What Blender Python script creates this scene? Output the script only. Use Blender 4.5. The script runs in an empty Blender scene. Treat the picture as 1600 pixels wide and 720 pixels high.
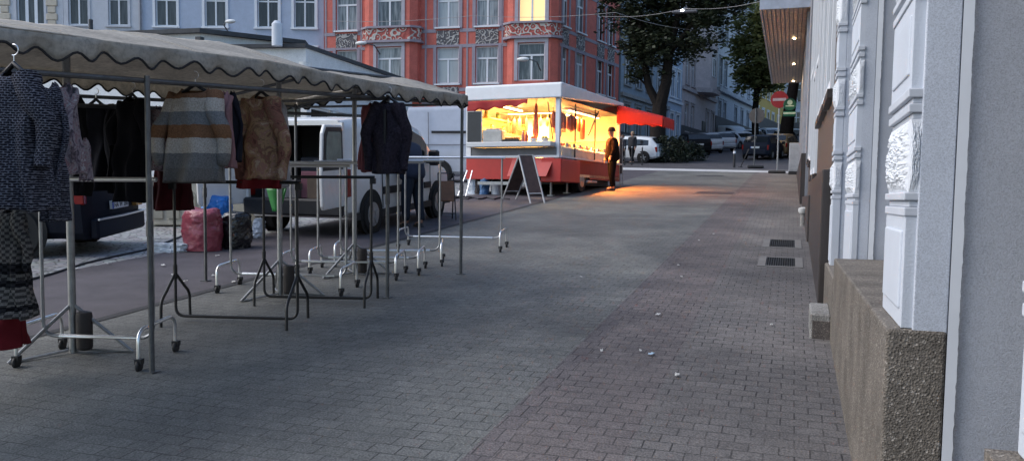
import bpy, math, random
from mathutils import Vector, Matrix, noise
random.seed(7)
rnd = random.random
def U(a, b): return a + (b - a) * random.random()
PI = math.pi
sc = bpy.context.scene
COL = sc.collection
# ---------------------------------------------------------------- camera geometry
F = 1320.0; PX = 800.0; PY = 400.0; H = 1.55
RX = Vector((0.94973, 0.03385, -0.31125))
def _ray(x, y): return Vector(((x - PX) / F, (y - PY) / F, 1.0))
_d = _ray(1235, 312).normalized()
_n = _ray(560, 400 + 18614); _n = (_n - _d * _n.dot(_d)).normalized()
_Z = -_n; _Y = _d; _X = _Y.cross(_Z)
ROT = Matrix((_X, _Y, _Z))            # camera (x right, y down, z forward) -> world
CAM = Vector((0, 0, H))
GA, GB = -0.0099, 0.07127             # the street climbs about seven per cent
def G(x, y):
    return GA * x + GB * y + 0.012 * max(0.0, y - 42.0) + 0.015 * max(0.0, y - 75.0)
def wray(px, py): return ROT @ _ray(px, py)
def at(px, py, dz=0.0):
    r = wray(px, py); t = (dz - H) / (r.z - GA * r.x - GB * r.y)
    return CAM + r * t
def atY(px, py, Y):
    r = wray(px, py); return CAM + r * (Y / r.y)
def atX(px, py, X):
    r = wray(px, py); return CAM + r * (X / r.x)
def atZ(px, py, Z):
    r = wray(px, py); return CAM + r * ((Z - H) / r.z)
def atD(px, py, D): return CAM + wray(px, py) * D
def depth(p): return (ROT.transposed() @ (Vector(p) - CAM)).z

# ---------------------------------------------------------------- materials
MATS = {}
def nt(name):
    m = bpy.data.materials.new(name); m.use_nodes = True
    n = m.node_tree; b = n.nodes['Principled BSDF']
    return m, n, b
def N(n, t, **kw):
    o = n.nodes.new(t)
    for k, v in kw.items():
        if k.startswith('i_'):
            key = k[2:]
            o.inputs[int(key) if key.isdigit() else key].default_value = v
        else: setattr(o, k, v)
    return o
def c4(c): return (c[0], c[1], c[2], 1.0)
def ramp(n, stops, interp='LINEAR'):
    r = n.nodes.new('ShaderNodeValToRGB'); e = r.color_ramp.elements; r.color_ramp.interpolation = interp
    while len(e) < len(stops): e.new(0.5)
    for i, (p, c) in enumerate(stops): e[i].position = p; e[i].color = c4(c)
    return r
def coords(n, scale=(1, 1, 1), rot=(0, 0, 0), loc=(0, 0, 0)):
    t = n.nodes.new('ShaderNodeTexCoord'); m = n.nodes.new('ShaderNodeMapping')
    m.inputs['Scale'].default_value = scale; m.inputs['Rotation'].default_value = rot; m.inputs['Location'].default_value = loc
    n.links.new(t.outputs['Object'], m.inputs['Vector']); return m.outputs[0]
def mixc(n, fac, a, b, mode='MIX'):
    x = n.nodes.new('ShaderNodeMix'); x.data_type = 'RGBA'; x.blend_type = mode
    for s, v in ((0, fac), (6, a), (7, b)):
        if hasattr(v, 'is_linked') or hasattr(v, 'links'): n.links.new(v, x.inputs[s])
        else: x.inputs[s].default_value = v if s == 0 else c4(v)
    return x.outputs[2]
def addbump(n, b, h, strength=.4, dist=.01):
    p = n.nodes.new('ShaderNodeBump'); p.inputs['Strength'].default_value = strength; p.inputs['Distance'].default_value = dist
    n.links.new(h, p.inputs['Height']); n.links.new(p.outputs[0], b.inputs['Normal'])
def mat(name, col, rough=.6, metal=0.0, var=.18, scale=4.0, bump=0.0, bscale=60.0, spec=.5, emit=None, es=0.0, coat=0.0):
    if name in MATS: return MATS[name]
    m, n, b = nt(name)
    b.inputs['Roughness'].default_value = rough; b.inputs['Metallic'].default_value = metal
    b.inputs['Specular IOR Level'].default_value = spec; b.inputs['Coat Weight'].default_value = coat
    v = coords(n)
    t = N(n, 'ShaderNodeTexNoise', i_Scale=scale, i_Detail=5.0, i_Roughness=.65); n.links.new(v, t.inputs['Vector'])
    r = ramp(n, [(.3, [c * (1 - var) for c in col]), (.7, [min(1, c * (1 + var)) for c in col])])
    n.links.new(t.outputs[0], r.inputs[0]); n.links.new(r.outputs[0], b.inputs['Base Color'])
    if bump:
        t2 = N(n, 'ShaderNodeTexNoise', i_Scale=bscale, i_Detail=4.0); n.links.new(v, t2.inputs['Vector'])
        addbump(n, b, t2.outputs[0], bump, .01)
    if emit:
        b.inputs['Emission Color'].default_value = c4(emit); b.inputs['Emission Strength'].default_value = es
    MATS[name] = m; return m

def m_pavers(name, c1, c2, w, h, mort=.007, rot=0.0, zig=0.0):
    m, n, b = nt(name); b.inputs['Roughness'].default_value = .72
    v = coords(n, rot=(0, 0, rot))
    wob = N(n, 'ShaderNodeTexNoise', i_Scale=3.0, i_Detail=2.0); n.links.new(v, wob.inputs['Vector'])
    off = N(n, 'ShaderNodeVectorMath', operation='MULTIPLY_ADD'); n.links.new(wob.outputs['Color'], off.inputs[0])
    off.inputs[1].default_value = (.022, .022, 0); n.links.new(v, off.inputs[2])
    br = N(n, 'ShaderNodeTexBrick', offset=.5, i_Scale=1.0)
    br.inputs['Brick Width'].default_value = w; br.inputs['Row Height'].default_value = h
    br.inputs['Mortar Size'].default_value = mort; br.inputs['Mortar Smooth'].default_value = .25; br.inputs['Bias'].default_value = 0
    br.inputs['Color1'].default_value = c4(c1); br.inputs['Color2'].default_value = c4(c2); br.inputs['Mortar'].default_value = (.028, .028, .028, 1)
    n.links.new(off.outputs[0], br.inputs['Vector'])
    # some joints are washed full of sand and hardly show
    jn = N(n, 'ShaderNodeTexNoise', i_Scale=2.6, i_Detail=4.0, i_Roughness=.75); n.links.new(v, jn.inputs['Vector'])
    jr = ramp(n, [(.36, (.022, .021, .02)), (.62, [x * .82 for x in c1])]); n.links.new(jn.outputs[0], jr.inputs[0]); n.links.new(jr.outputs[0], br.inputs['Mortar'])
    big = N(n, 'ShaderNodeTexNoise', i_Scale=.75, i_Detail=8.0, i_Roughness=.75); n.links.new(v, big.inputs['Vector'])
    rb = ramp(n, [(.3, (.58, .59, .61)), (.7, (1.38, 1.36, 1.32))]); n.links.new(big.outputs[0], rb.inputs[0])
    fine = N(n, 'ShaderNodeTexNoise', i_Scale=90.0, i_Detail=3.0); n.links.new(v, fine.inputs['Vector'])
    rf = ramp(n, [(.3, (.55, .55, .55)), (.72, (1.5, 1.5, 1.5))]); n.links.new(fine.outputs[0], rf.inputs[0])
    spk = N(n, 'ShaderNodeTexNoise', i_Scale=14.0, i_Detail=2.0); n.links.new(v, spk.inputs['Vector'])
    rs = ramp(n, [(.68, (0, 0, 0)), (.76, (.05, .05, .048))]); n.links.new(spk.outputs[0], rs.inputs[0])
    c = mixc(n, 1.0, br.outputs['Color'], rb.outputs[0], 'MULTIPLY'); c = mixc(n, 1.0, c, rf.outputs[0], 'MULTIPLY')
    c = mixc(n, 1.0, c, rs.outputs[0], 'ADD')
    # trodden gum and oil spots, worn pale patches
    gum = N(n, 'ShaderNodeTexVoronoi', i_Scale=2.7); n.links.new(v, gum.inputs['Vector']); rg = ramp(n, [(.035, (.5, .5, .5)), (.075, (1, 1, 1))]); n.links.new(gum.outputs['Distance'], rg.inputs[0])
    wear = N(n, 'ShaderNodeTexNoise', i_Scale=.28, i_Detail=3.0, i_Roughness=.5, i_Distortion=1.5); n.links.new(v, wear.inputs['Vector']); rw_ = ramp(n, [(.38, (.78, .78, .79)), (.5, (1, 1, 1)), (.66, (1.18, 1.17, 1.14))]); n.links.new(wear.outputs[0], rw_.inputs[0])
    c = mixc(n, 1.0, c, rg.outputs[0], 'MULTIPLY'); c = mixc(n, 1.0, c, rw_.outputs[0], 'MULTIPLY')
    n.links.new(c, b.inputs['Base Color'])
    inv = N(n, 'ShaderNodeMath', operation='MULTIPLY_ADD'); n.links.new(br.outputs['Fac'], inv.inputs[0]); inv.inputs[1].default_value = -1.0
    n.links.new(fine.outputs[0], inv.inputs[2])
    addbump(n, b, inv.outputs[0], .7, .008)
    MATS[name] = m; return m
def m_cobble():
    m, n, b = nt('cobble'); b.inputs['Roughness'].default_value = .6
    v = coords(n)
    vo = N(n, 'ShaderNodeTexVoronoi', i_Scale=8.0, feature='DISTANCE_TO_EDGE'); n.links.new(v, vo.inputs['Vector'])
    v2 = N(n, 'ShaderNodeTexVoronoi', i_Scale=8.0); n.links.new(v, v2.inputs['Vector'])
    r = ramp(n, [(0, (.04, .04, .04)), (.12, (.27, .275, .27))]); n.links.new(vo.outputs[0], r.inputs[0])
    c = mixc(n, .35, r.outputs[0], v2.outputs['Color'], 'SOFT_LIGHT')
    hs = N(n, 'ShaderNodeHueSaturation', i_Saturation=.25); n.links.new(c, hs.inputs['Color'])
    n.links.new(hs.outputs[0], b.inputs['Base Color']); addbump(n, b, r.outputs[0], .8, .02)
    return m
def m_aggregate(name, base, light, rough=.75, agg_scale=150.0):
    m, n, b = nt(name); b.inputs['Roughness'].default_value = rough
    v = coords(n)
    vo = N(n, 'ShaderNodeTexVoronoi', i_Scale=agg_scale); n.links.new(v, vo.inputs['Vector'])
    bw = N(n, 'ShaderNodeRGBToBW'); n.links.new(vo.outputs['Color'], bw.inputs[0])
    r = ramp(n, [(0, [x * .55 for x in base]), (.45, base), (.78, [x * 1.35 for x in base]), (.93, light)]); n.links.new(bw.outputs[0], r.inputs[0])
    t = N(n, 'ShaderNodeTexNoise', i_Scale=3.5, i_Detail=5.0); n.links.new(v, t.inputs['Vector'])
    r2 = ramp(n, [(.3, (.62, .6, .58)), (.7, (1.15, 1.12, 1.1))]); n.links.new(t.outputs[0], r2.inputs[0])
    c = mixc(n, 1.0, r.outputs[0], r2.outputs[0], 'MULTIPLY')
    n.links.new(c, b.inputs['Base Color']); addbump(n, b, vo.outputs['Distance'], .6, .006)
    MATS[name] = m; return m
def m_rough_plaster(name, col, bscale=150., bump=.6, blot=.12):
    m, n, b = nt(name); b.inputs['Roughness'].default_value = .85
    v = coords(n)
    t = N(n, 'ShaderNodeTexNoise', i_Scale=bscale, i_Detail=5.0, i_Roughness=.7); n.links.new(v, t.inputs['Vector'])
    r = ramp(n, [(.3, [x * .66 for x in col]), (.52, col), (.75, [x * 1.2 for x in col])]); n.links.new(t.outputs[0], r.inputs[0])
    g = N(n, 'ShaderNodeTexNoise', i_Scale=2.2, i_Detail=6.0, i_Roughness=.7); n.links.new(v, g.inputs['Vector'])
    r2 = ramp(n, [(.3, (1 - blot,) * 3), (.65, (1.03,) * 3)]); n.links.new(g.outputs[0], r2.inputs[0])
    n.links.new(mixc(n, 1.0, r.outputs[0], r2.outputs[0], 'MULTIPLY'), b.inputs['Base Color'])
    addbump(n, b, t.outputs[0], bump, .008); MATS[name] = m; return m
def m_knit(name, dark, light):
    m, n, b = nt(name); b.inputs['Roughness'].default_value = .95; b.inputs['Specular IOR Level'].default_value = .1
    v = coords(n, scale=(1, .35, 1), rot=(PI / 2, 0, 0))
    br = N(n, 'ShaderNodeTexBrick', offset=.5, i_Scale=1.0)
    br.inputs['Brick Width'].default_value = .022; br.inputs['Row Height'].default_value = .0115; br.inputs['Mortar Size'].default_value = .003
    br.inputs['Mortar Smooth'].default_value = .4
    br.inputs['Color1'].default_value = c4(dark); br.inputs['Color2'].default_value = c4([x * 1.6 for x in dark]); br.inputs['Mortar'].default_value = c4(light)
    wob = N(n, 'ShaderNodeTexNoise', i_Scale=18.0); n.links.new(v, wob.inputs['Vector'])
    off = N(n, 'ShaderNodeVectorMath', operation='MULTIPLY_ADD'); n.links.new(wob.outputs['Color'], off.inputs[0]); off.inputs[1].default_value = (.007, .007, .0); n.links.new(v, off.inputs[2])
    n.links.new(off.outputs[0], br.inputs['Vector'])
    t = N(n, 'ShaderNodeTexNoise', i_Scale=170.0); n.links.new(v, t.inputs['Vector'])
    r = ramp(n, [(.35, (.25, .25, .28)), (.65, (1, 1, 1))]); n.links.new(t.outputs[0], r.inputs[0])
    n.links.new(mixc(n, 1.0, br.outputs['Color'], r.outputs[0], 'MULTIPLY'), b.inputs['Base Color'])
    addbump(n, b, br.outputs['Fac'], .5, .004); MATS[name] = m; return m
def m_bands(name, stops, z0, z1, fuzz=.02, bump=.5, check=0):
    """cloth whose colour changes in bands down its length"""
    m, n, b = nt(name); b.inputs['Roughness'].default_value = .95; b.inputs['Specular IOR Level'].default_value = .1
    v = coords(n); s = N(n, 'ShaderNodeSeparateXYZ'); n.links.new(v, s.inputs[0])
    t = N(n, 'ShaderNodeTexNoise', i_Scale=25.0, i_Detail=4.0); n.links.new(v, t.inputs['Vector'])
    a = N(n, 'ShaderNodeMath', operation='MULTIPLY_ADD'); n.links.new(t.outputs[0], a.inputs[0]); a.inputs[1].default_value = fuzz; n.links.new(s.outputs[2], a.inputs[2])
    mr = N(n, 'ShaderNodeMapRange'); n.links.new(a.outputs[0], mr.inputs[0]); mr.inputs[1].default_value = z0; mr.inputs[2].default_value = z1
    r = ramp(n, stops, 'CONSTANT'); n.links.new(mr.outputs[0], r.inputs[0])
    if check:
        ck = N(n, 'ShaderNodeTexChecker', i_Scale=check); n.links.new(coords(n, scale=(1, .01, 1)), ck.inputs[0]); ck.inputs[1].default_value = (1, 1, 1, 1); ck.inputs[2].default_value = (.3, .3, .32, 1)
    f = N(n, 'ShaderNodeTexNoise', i_Scale=120.0, i_Detail=3.0); n.links.new(v, f.inputs['Vector'])
    rf = ramp(n, [(.3, (.65, .65, .65)), (.7, (1.2, 1.2, 1.2))]); n.links.new(f.outputs[0], rf.inputs[0])
    cc_ = mixc(n, 1.0, r.outputs[0], rf.outputs[0], 'MULTIPLY')
    if check: cc_ = mixc(n, 1.0, cc_, ck.outputs[0], 'MULTIPLY')
    n.links.new(cc_, b.inputs['Base Color']); addbump(n, b, f.outputs[0], bump, .006)
    MATS[name] = m; return m
def m_blotch(name, cols, scale=6.0):
    m, n, b = nt(name); b.inputs['Roughness'].default_value = .92; b.inputs['Specular IOR Level'].default_value = .15
    v = coords(n)
    t = N(n, 'ShaderNodeTexNoise', i_Scale=scale, i_Detail=6.0, i_Roughness=.65, i_Distortion=.8); n.links.new(v, t.inputs['Vector'])
    k = len(cols); r = ramp(n, [(.38 + .25 * i / (k - 1), c) for i, c in enumerate(cols)]); n.links.new(t.outputs[0], r.inputs[0])
    n.links.new(r.outputs[0], b.inputs['Base Color'])
    f = N(n, 'ShaderNodeTexNoise', i_Scale=140.0); n.links.new(v, f.inputs['Vector']); addbump(n, b, f.outputs[0], .4, .004)
    MATS[name] = m; return m
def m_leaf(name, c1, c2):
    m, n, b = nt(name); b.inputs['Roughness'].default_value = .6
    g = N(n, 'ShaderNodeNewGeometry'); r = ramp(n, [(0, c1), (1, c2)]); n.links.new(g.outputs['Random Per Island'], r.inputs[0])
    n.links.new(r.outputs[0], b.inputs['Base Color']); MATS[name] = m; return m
def m_pane(name, lo, hi):
    """window glass with curtains or a dark room behind it, no two panes alike"""
    m, n, b = nt(name); b.inputs['Roughness'].default_value = .08; b.inputs['Specular IOR Level'].default_value = .6
    oi = N(n, 'ShaderNodeObjectInfo'); v = coords(n, scale=(9, 9, .8))
    t = N(n, 'ShaderNodeTexNoise', i_Scale=1.0, i_Detail=3.0, noise_dimensions='4D'); n.links.new(v, t.inputs['Vector'])
    mu = N(n, 'ShaderNodeMath', operation='MULTIPLY'); n.links.new(oi.outputs['Random'], mu.inputs[0]); mu.inputs[1].default_value = 40.0; n.links.new(mu.outputs[0], t.inputs['W'])
    sh = N(n, 'ShaderNodeMath', operation='MULTIPLY_ADD', i_1=.5, i_2=-.25); n.links.new(oi.outputs['Random'], sh.inputs[0])
    ad = N(n, 'ShaderNodeMath', operation='ADD'); n.links.new(t.outputs[0], ad.inputs[0]); n.links.new(sh.outputs[0], ad.inputs[1])
    r = ramp(n, [(.3, lo), (.68, hi)]); n.links.new(ad.outputs[0], r.inputs[0]); n.links.new(r.outputs[0], b.inputs['Base Color'])
    MATS[name] = m; return m
def m_ornament(name, ca, cb, scale):
    m, n, b = nt(name); b.inputs['Roughness'].default_value = .8
    v = coords(n)
    t = N(n, 'ShaderNodeTexVoronoi', i_Scale=scale, feature='SMOOTH_F1'); n.links.new(v, t.inputs['Vector'])
    s = N(n, 'ShaderNodeMath', operation='SINE'); mu = N(n, 'ShaderNodeMath', operation='MULTIPLY'); n.links.new(t.outputs[0], mu.inputs[0]); mu.inputs[1].default_value = 17.0
    n.links.new(mu.outputs[0], s.inputs[0])
    r = ramp(n, [(.35, ca), (.6, cb)]); n.links.new(s.outputs[0], r.inputs[0]); n.links.new(r.outputs[0], b.inputs['Base Color'])
    addbump(n, b, s.outputs[0], .6, .04); MATS[name] = m; return m
def m_emit(name, col, s):
    m, n, b = nt(name); b.inputs['Base Color'].default_value = c4(col); b.inputs['Emission Color'].default_value = c4(col); b.inputs['Emission Strength'].default_value = s
    MATS[name] = m; return m
def m_cloth_lit(name, src, fac=.4, col=None):
    """let light through a cloth"""
    m = src; n = m.node_tree; b = n.nodes['Principled BSDF']; out = n.nodes['Material Output']
    t = n.nodes.new('ShaderNodeBsdfTranslucent'); mx = n.nodes.new('ShaderNodeMixShader'); mx.inputs[0].default_value = fac
    s = b.inputs['Base Color'].links[0].from_socket; n.links.new(s, t.inputs['Color']); n.links.new(b.outputs[0], mx.inputs[1]); n.links.new(t.outputs[0], mx.inputs[2]); n.links.new(mx.outputs[0], out.inputs[0])
    return m
def m_glass(name):
    m, n, b = nt(name); n.nodes.remove(b)
    tr = N(n, 'ShaderNodeBsdfTransparent'); gl = N(n, 'ShaderNodeBsdfGlossy', i_Roughness=.02); mx = N(n, 'ShaderNodeMixShader', i_0=.06)
    n.links.new(tr.outputs[0], mx.inputs[1]); n.links.new(gl.outputs[0], mx.inputs[2]); n.links.new(mx.outputs[0], n.nodes['Material Output'].inputs[0])
    MATS[name] = m; return m

# ---------------------------------------------------------------- mesh building
class MB:
    def __init__(s): s.v = []; s.f = []; s.m = []; s.s = []
    def add(s, vs, fs, m=0, smooth=False, T=None):
        o = len(s.v)
        for v in vs: s.v.append((T @ Vector(v)) if T else Vector(v))
        for f in fs: s.f.append([i + o for i in f]); s.m.append(m); s.s.append(smooth)
        return s
    def bx(s, x0, x1, y0, y1, z0, z1, m=0, T=None):
        vs = [(x0, y0, z0), (x1, y0, z0), (x1, y1, z0), (x0, y1, z0), (x0, y0, z1), (x1, y0, z1), (x1, y1, z1), (x0, y1, z1)]
        return s.add(vs, [(0, 3, 2, 1), (4, 5, 6, 7), (0, 1, 5, 4), (1, 2, 6, 5), (2, 3, 7, 6), (3, 0, 4, 7)], m, False, T)
    def rbx(s, x0, x1, y0, y1, z0, z1, r=.01, m=0, T=None):
        """box with its four upright edges and its top chamfered"""
        def ring(z, k): return [(x0 + k, y0, z), (x1 - k, y0, z), (x1, y0 + k, z), (x1, y1 - k, z), (x1 - k, y1, z), (x0 + k, y1, z), (x0, y1 - k, z), (x0, y0 + k, z)]
        def sh(z, q): return [(x0 + r + q * .3, y0 + q, z), (x1 - r - q * .3, y0 + q, z), (x1 - q, y0 + r + q * .3, z), (x1 - q, y1 - r - q * .3, z), (x1 - r - q * .3, y1 - q, z), (x0 + r + q * .3, y1 - q, z), (x0 + q, y1 - r - q * .3, z), (x0 + q, y0 + r + q * .3, z)]
        rs = [sh(z0, r), sh(z0 + r, 0), sh(z1 - r, 0), sh(z1, r)]
        vs = sum(rs, []); fs = []
        for k in range(3):
            for i in range(8): fs.append((k * 8 + i, k * 8 + (i + 1) % 8, (k + 1) * 8 + (i + 1) % 8, (k + 1) * 8 + i))
        fs.append(tuple(range(7, -1, -1))); fs.append(tuple(range(24, 32)))
        return s.add(vs, fs, m, False, T)
    def prism(s, poly, z0, z1, m=0, T=None, caps=True):
        n = len(poly); vs = [(p[0], p[1], z0) for p in poly] + [(p[0], p[1], z1) for p in poly]
        fs = [(i, (i + 1) % n, n + (i + 1) % n, n + i) for i in range(n)]
        if caps: fs += [tuple(range(n - 1, -1, -1)), tuple(range(n, 2 * n))]
        return s.add(vs, fs, m, False, T)
    def ext(s, poly, axis, a, b, m=0, T=None):
        """polygon in the plane across an axis, extruded along it"""
        n = len(poly)
        def P(p, t): return (t, p[0], p[1]) if axis == 'x' else (p[0], t, p[1])
        vs = [P(p, a) for p in poly] + [P(p, b) for p in poly]
        fs = [(i, (i + 1) % n, n + (i + 1) % n, n + i) for i in range(n)] + [tuple(range(n - 1, -1, -1)), tuple(range(n, 2 * n))]
        return s.add(vs, fs, m, False, T)
    def tube(s, pts, r, n=8, m=0, T=None, closed=False):
        P = [Vector(p) for p in pts]; k = len(P)
        R = r if isinstance(r, (list, tuple)) else [r] * k
        vs = []; prev = None
        for i in range(k):
            a = P[(i - 1) % k] if (i or closed) else P[0]; b = P[(i + 1) % k] if (i < k - 1 or closed) else P[-1]
            d = (b - a).normalized()
            if prev is None: u = d.orthogonal().normalized()
            else: u = (prev - d * prev.dot(d)); u = u.normalized() if u.length > 1e-6 else d.orthogonal().normalized()
            prev = u; w = d.cross(u)
            for j in range(n):
                t = 2 * PI * j / n; vs.append(P[i] + (u * math.cos(t) + w * math.sin(t)) * R[i])
        fs = []
        for i in range(k if closed else k - 1):
            for j in range(n):
                q = (i + 1) % k; fs.append((i * n + j, i * n + (j + 1) % n, q * n + (j + 1) % n, q * n + j))
        if not closed: fs += [tuple(range(n - 1, -1, -1)), tuple(range((k - 1) * n, k * n))]
        return s.add(vs, fs, m, True, T)
    def lathe(s, prof, c=(0, 0, 0), n=20, m=0, axis='z', T=None):
        vs = []; k = len(prof)
        for r, z in prof:
            for j in range(n):
                t = 2 * PI * j / n; a, b = r * math.cos(t), r * math.sin(t)
                p = (a, b, z) if axis == 'z' else ((a, z, b) if axis == 'y' else (z, a, b))
                vs.append((p[0] + c[0], p[1] + c[1], p[2] + c[2]))
        fs = [(i * n + j, i * n + (j + 1) % n, (i + 1) * n + (j + 1) % n, (i + 1) * n + j) for i in range(k - 1) for j in range(n)]
        fs += [tuple(range(n - 1, -1, -1)), tuple(range((k - 1) * n, k * n))]
        return s.add(vs, fs, m, True, T)
    def grid(s, fn, nu, nv, m=0, smooth=True, T=None):
        vs = [fn(i / nu, j / nv) for j in range(nv + 1) for i in range(nu + 1)]
        fs = [(j * (nu + 1) + i, j * (nu + 1) + i + 1, (j + 1) * (nu + 1) + i + 1, (j + 1) * (nu + 1) + i) for j in range(nv) for i in range(nu)]
        return s.add(vs, fs, m, smooth, T)
    def quad(s, a, b, c, d, m=0, T=None): return s.add([a, b, c, d], [(0, 1, 2, 3)], m, False, T)
    def shear(s, rz=0.0):
        """lean the level shape onto the slope of the street (kept upright)"""
        ca, sa = math.cos(rz), math.sin(rz)
        gx = GA * ca + GB * sa; gy = -GA * sa + GB * ca
        for v in s.v: v.z += gx * v.x + gy * v.y
        return s
    def mesh(s, name, mats):
        me = bpy.data.meshes.new(name); me.from_pydata([tuple(v) for v in s.v], [], s.f)
        for m in (mats if isinstance(mats, (list, tuple)) else [mats]): me.materials.append(m)
        me.polygons.foreach_set('material_index', s.m); me.polygons.foreach_set('use_smooth', s.s)
        me.update(); me.validate()
        return me
    def build(s, name, mats, parent=None, loc=None, rot=None, bevel=0, sharp=40, solid=0):
        me = s.mesh(name, mats)
        if any(s.s): me.set_sharp_from_angle(angle=math.radians(sharp))
        o = bpy.data.objects.new(name, me); COL.objects.link(o)
        if parent: o.parent = parent
        if loc is not None: o.location = loc
        if rot is not None: o.rotation_euler = rot
        if solid: q = o.modifiers.new('solid', 'SOLIDIFY'); q.thickness = solid; q.offset = 0
        if bevel: q = o.modifiers.new('bevel', 'BEVEL'); q.width = bevel; q.segments = 2; q.limit_method = 'ANGLE'
        return o
def tag(o, label=None, cat=None, group=None, kind=None):
    if label: o['label'] = label
    if cat: o['category'] = cat
    if group: o['group'] = group
    if kind: o['kind'] = kind
    return o
def thing(name, label, cat, loc, rz=0.0, group=None, tilt=False):
    o = bpy.data.objects.new(name, None); COL.objects.link(o); o.empty_display_size = .1
    o.location = loc
    if tilt:
        nz = Vector((-GA, -GB - (0.012 if loc[1] > 42 else 0) - (.015 if loc[1] > 75 else 0), 1)).normalized()
        x = Vector((math.cos(rz), math.sin(rz), 0)); x = (x - nz * x.dot(nz)).normalized(); y = nz.cross(x)
        o.rotation_euler = Matrix((x, y, nz)).transposed().to_euler()
    else: o.rotation_euler = (0, 0, rz)
    return tag(o, label, cat, group)
def dup(root, loc=None, rot=None, label=None, group=None):
    def cp(o, par):
        c = o.copy(); COL.objects.link(c); c.parent = par
        for ch in list(o.children): cp(ch, c)
        return c
    r = cp(root, None)
    if loc is not None: r.location = loc
    if rot is not None: r.rotation_euler = rot
    if label: r['label'] = label
    if group: r['group'] = group
    return r
def gp(x, y, dz=0.0): return Vector((x, y, G(x, y) + dz))
def Tm(x=0, y=0, z=0, rz=0.0): return Matrix.Translation((x, y, z)) @ Matrix.Rotation(rz, 4, 'Z')
# ---------------------------------------------------------------- shared materials
ASPH = mat('asphalt', (.062, .058, .064), .8, var=.3, scale=1.2, bump=.5, bscale=180)
ASPH2 = mat('lane_asphalt', (.075, .066, .074), .75, var=.32, scale=1.6, bump=.6, bscale=150)
PAV_A = m_pavers('paving_grey', (.128, .130, .122), (.151, .153, .145), .155, .115, .004)
PAV_B = m_pavers('paving_brown', (.127, .117, .112), (.152, .142, .137), .145, .115, .0045)
PAV_S = m_pavers('paving_seam', (.112, .098, .098), (.132, .116, .115), .11, .20, .005, 0)
PAV_R = m_pavers('paving_red', (.122, .106, .103), (.146, .127, .123), .145, .115, .0045)
COBB = m_cobble()
KERB = mat('kerb_stone', (.5, .5, .5), .75, var=.12, bump=.3)
WPL = mat('white_plaster', (.56, .60, .66), .7, var=.05, scale=2.5, bump=.2, bscale=120)
GPL = m_rough_plaster('grey_roughcast', (.50, .53, .59), 240., .7)
GSM = m_rough_plaster('grey_smooth_plaster', (.58, .62, .69), 220., .25, .12)
WTR = mat('white_trim', (.74, .77, .81), .55, var=.05)
AGG = m_aggregate('washed_stone', (.165, .148, .126), (.43, .40, .36))
AGD = m_aggregate('dark_washed_stone', (.105, .092, .085), (.3, .27, .24))
GRAN = m_aggregate('granite', (.27, .27, .26), (.5, .5, .49))
BRN = mat('brown_cladding', (.085, .07, .062), .5, var=.15, scale=6, bump=.2)
BRD = mat('dark_brown_base', (.042, .034, .032), .45, var=.15)
PANE = m_pane('pane_pale', (.05, .065, .075), (.38, .42, .44))
PAND = m_pane('pane_dark', (.012, .014, .016), (.06, .068, .075))
RED = m_rough_plaster('red_plaster', (.66, .175, .135), 60., .15, .22)
LIL = mat('lilac_trim', (.31, .28, .33), .7, var=.1)
CHR = mat('chrome', (.80, .82, .84), .3, 1.0, var=.06)
STL = mat('galvanised_steel', (.33, .34, .35), .45, .85, var=.2, scale=12)
STD = mat('dull_steel', (.13, .135, .14), .5, .7, var=.25, scale=12)
BLK = mat('black_metal', (.012, .012, .013), .45, var=.2)
RUB = mat('rubber', (.014, .014, .014), .8)
CANV = m_cloth_lit('canvas', m_rough_plaster('canvas', (.56, .525, .46), 26., .25, .3), .35)
CTRIM = mat('canvas_trim', (.02, .02, .022), .8)
GLS = m_glass('clear_glass')
WOODD = mat('dark_board', (.06, .035, .03), .6, var=.3, scale=9)
ALU = mat('aluminium', (.55, .56, .57), .4, .7, var=.08)
CGL = mat('car_glass', (.02, .024, .028), .05, spec=.7, var=.1)
RIM = mat('wheel_rim', (.42, .43, .44), .35, .7)
TAIL = mat('tail_lamp', (.25, .012, .01), .2, var=.1)
HEADL = mat('head_lamp', (.6, .62, .64), .12, var=.05)
PLATE = mat('number_plate', (.75, .76, .76), .5, var=.03)
PBLU = mat('plate_blue', (.02, .08, .4), .5)
INK = mat('ink', (.012, .012, .014), .6)
PLB = mat('black_plastic', (.018, .018, .02), .55, var=.2)

# ---------------------------------------------------------------- the setting
YB = [-40, -5, 4, 12, 20, 30, 42, 75, 120, 240]
def sheet(name, x0, x1, y0, y1, dz, m, kind='structure', xs=None):
    ys = sorted({y0, y1, *[y for y in YB if y0 < y < y1]}); mb = MB(); X = xs or [x0, x1]
    vs = [(x, y, G(x, y) + dz) for y in ys for x in X]; k = len(X)
    fs = [(j * k + i, j * k + i + 1, (j + 1) * k + i + 1, (j + 1) * k + i) for j in range(len(ys) - 1) for i in range(k - 1)]
    mb.add(vs, fs); return tag(mb.build(name, m), kind=kind)
sheet('ground', -260, 260, -40, 240, 0, ASPH)
sheet('lane', -7.9, -5.48, -6, 41, .004, ASPH2)
sheet('cobbled_square', -60, -7.9, -6, 30, .004, COBB)
sheet('pavement', -5.48, -1.46, -6, 40.6, .008, PAV_A)
sheet('pavement_seam', -1.46, -1.33, -6, 40.6, .008, PAV_S)
sheet('reddish_band', -1.33, -.72, -6, 40.6, .008, PAV_R)
sheet('footway', -.72, 1.6, -6, 40.6, .008, PAV_B)
mb = MB(); vs = []
k0 = [(-12, 39.0), (.4, 37.0), (.4, 38.6), (-12, 42.0)]
mb.add([(x, y, G(x, y) + .014) for x, y in k0] + [(x, y, G(x, y) - .1) for x, y in k0], [(0, 1, 2, 3), (0, 4, 5, 1), (1, 5, 6, 2), (2, 6, 7, 3), (3, 7, 4, 0)])
tag(mb.build('kerb', KERB), kind='structure')
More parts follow.
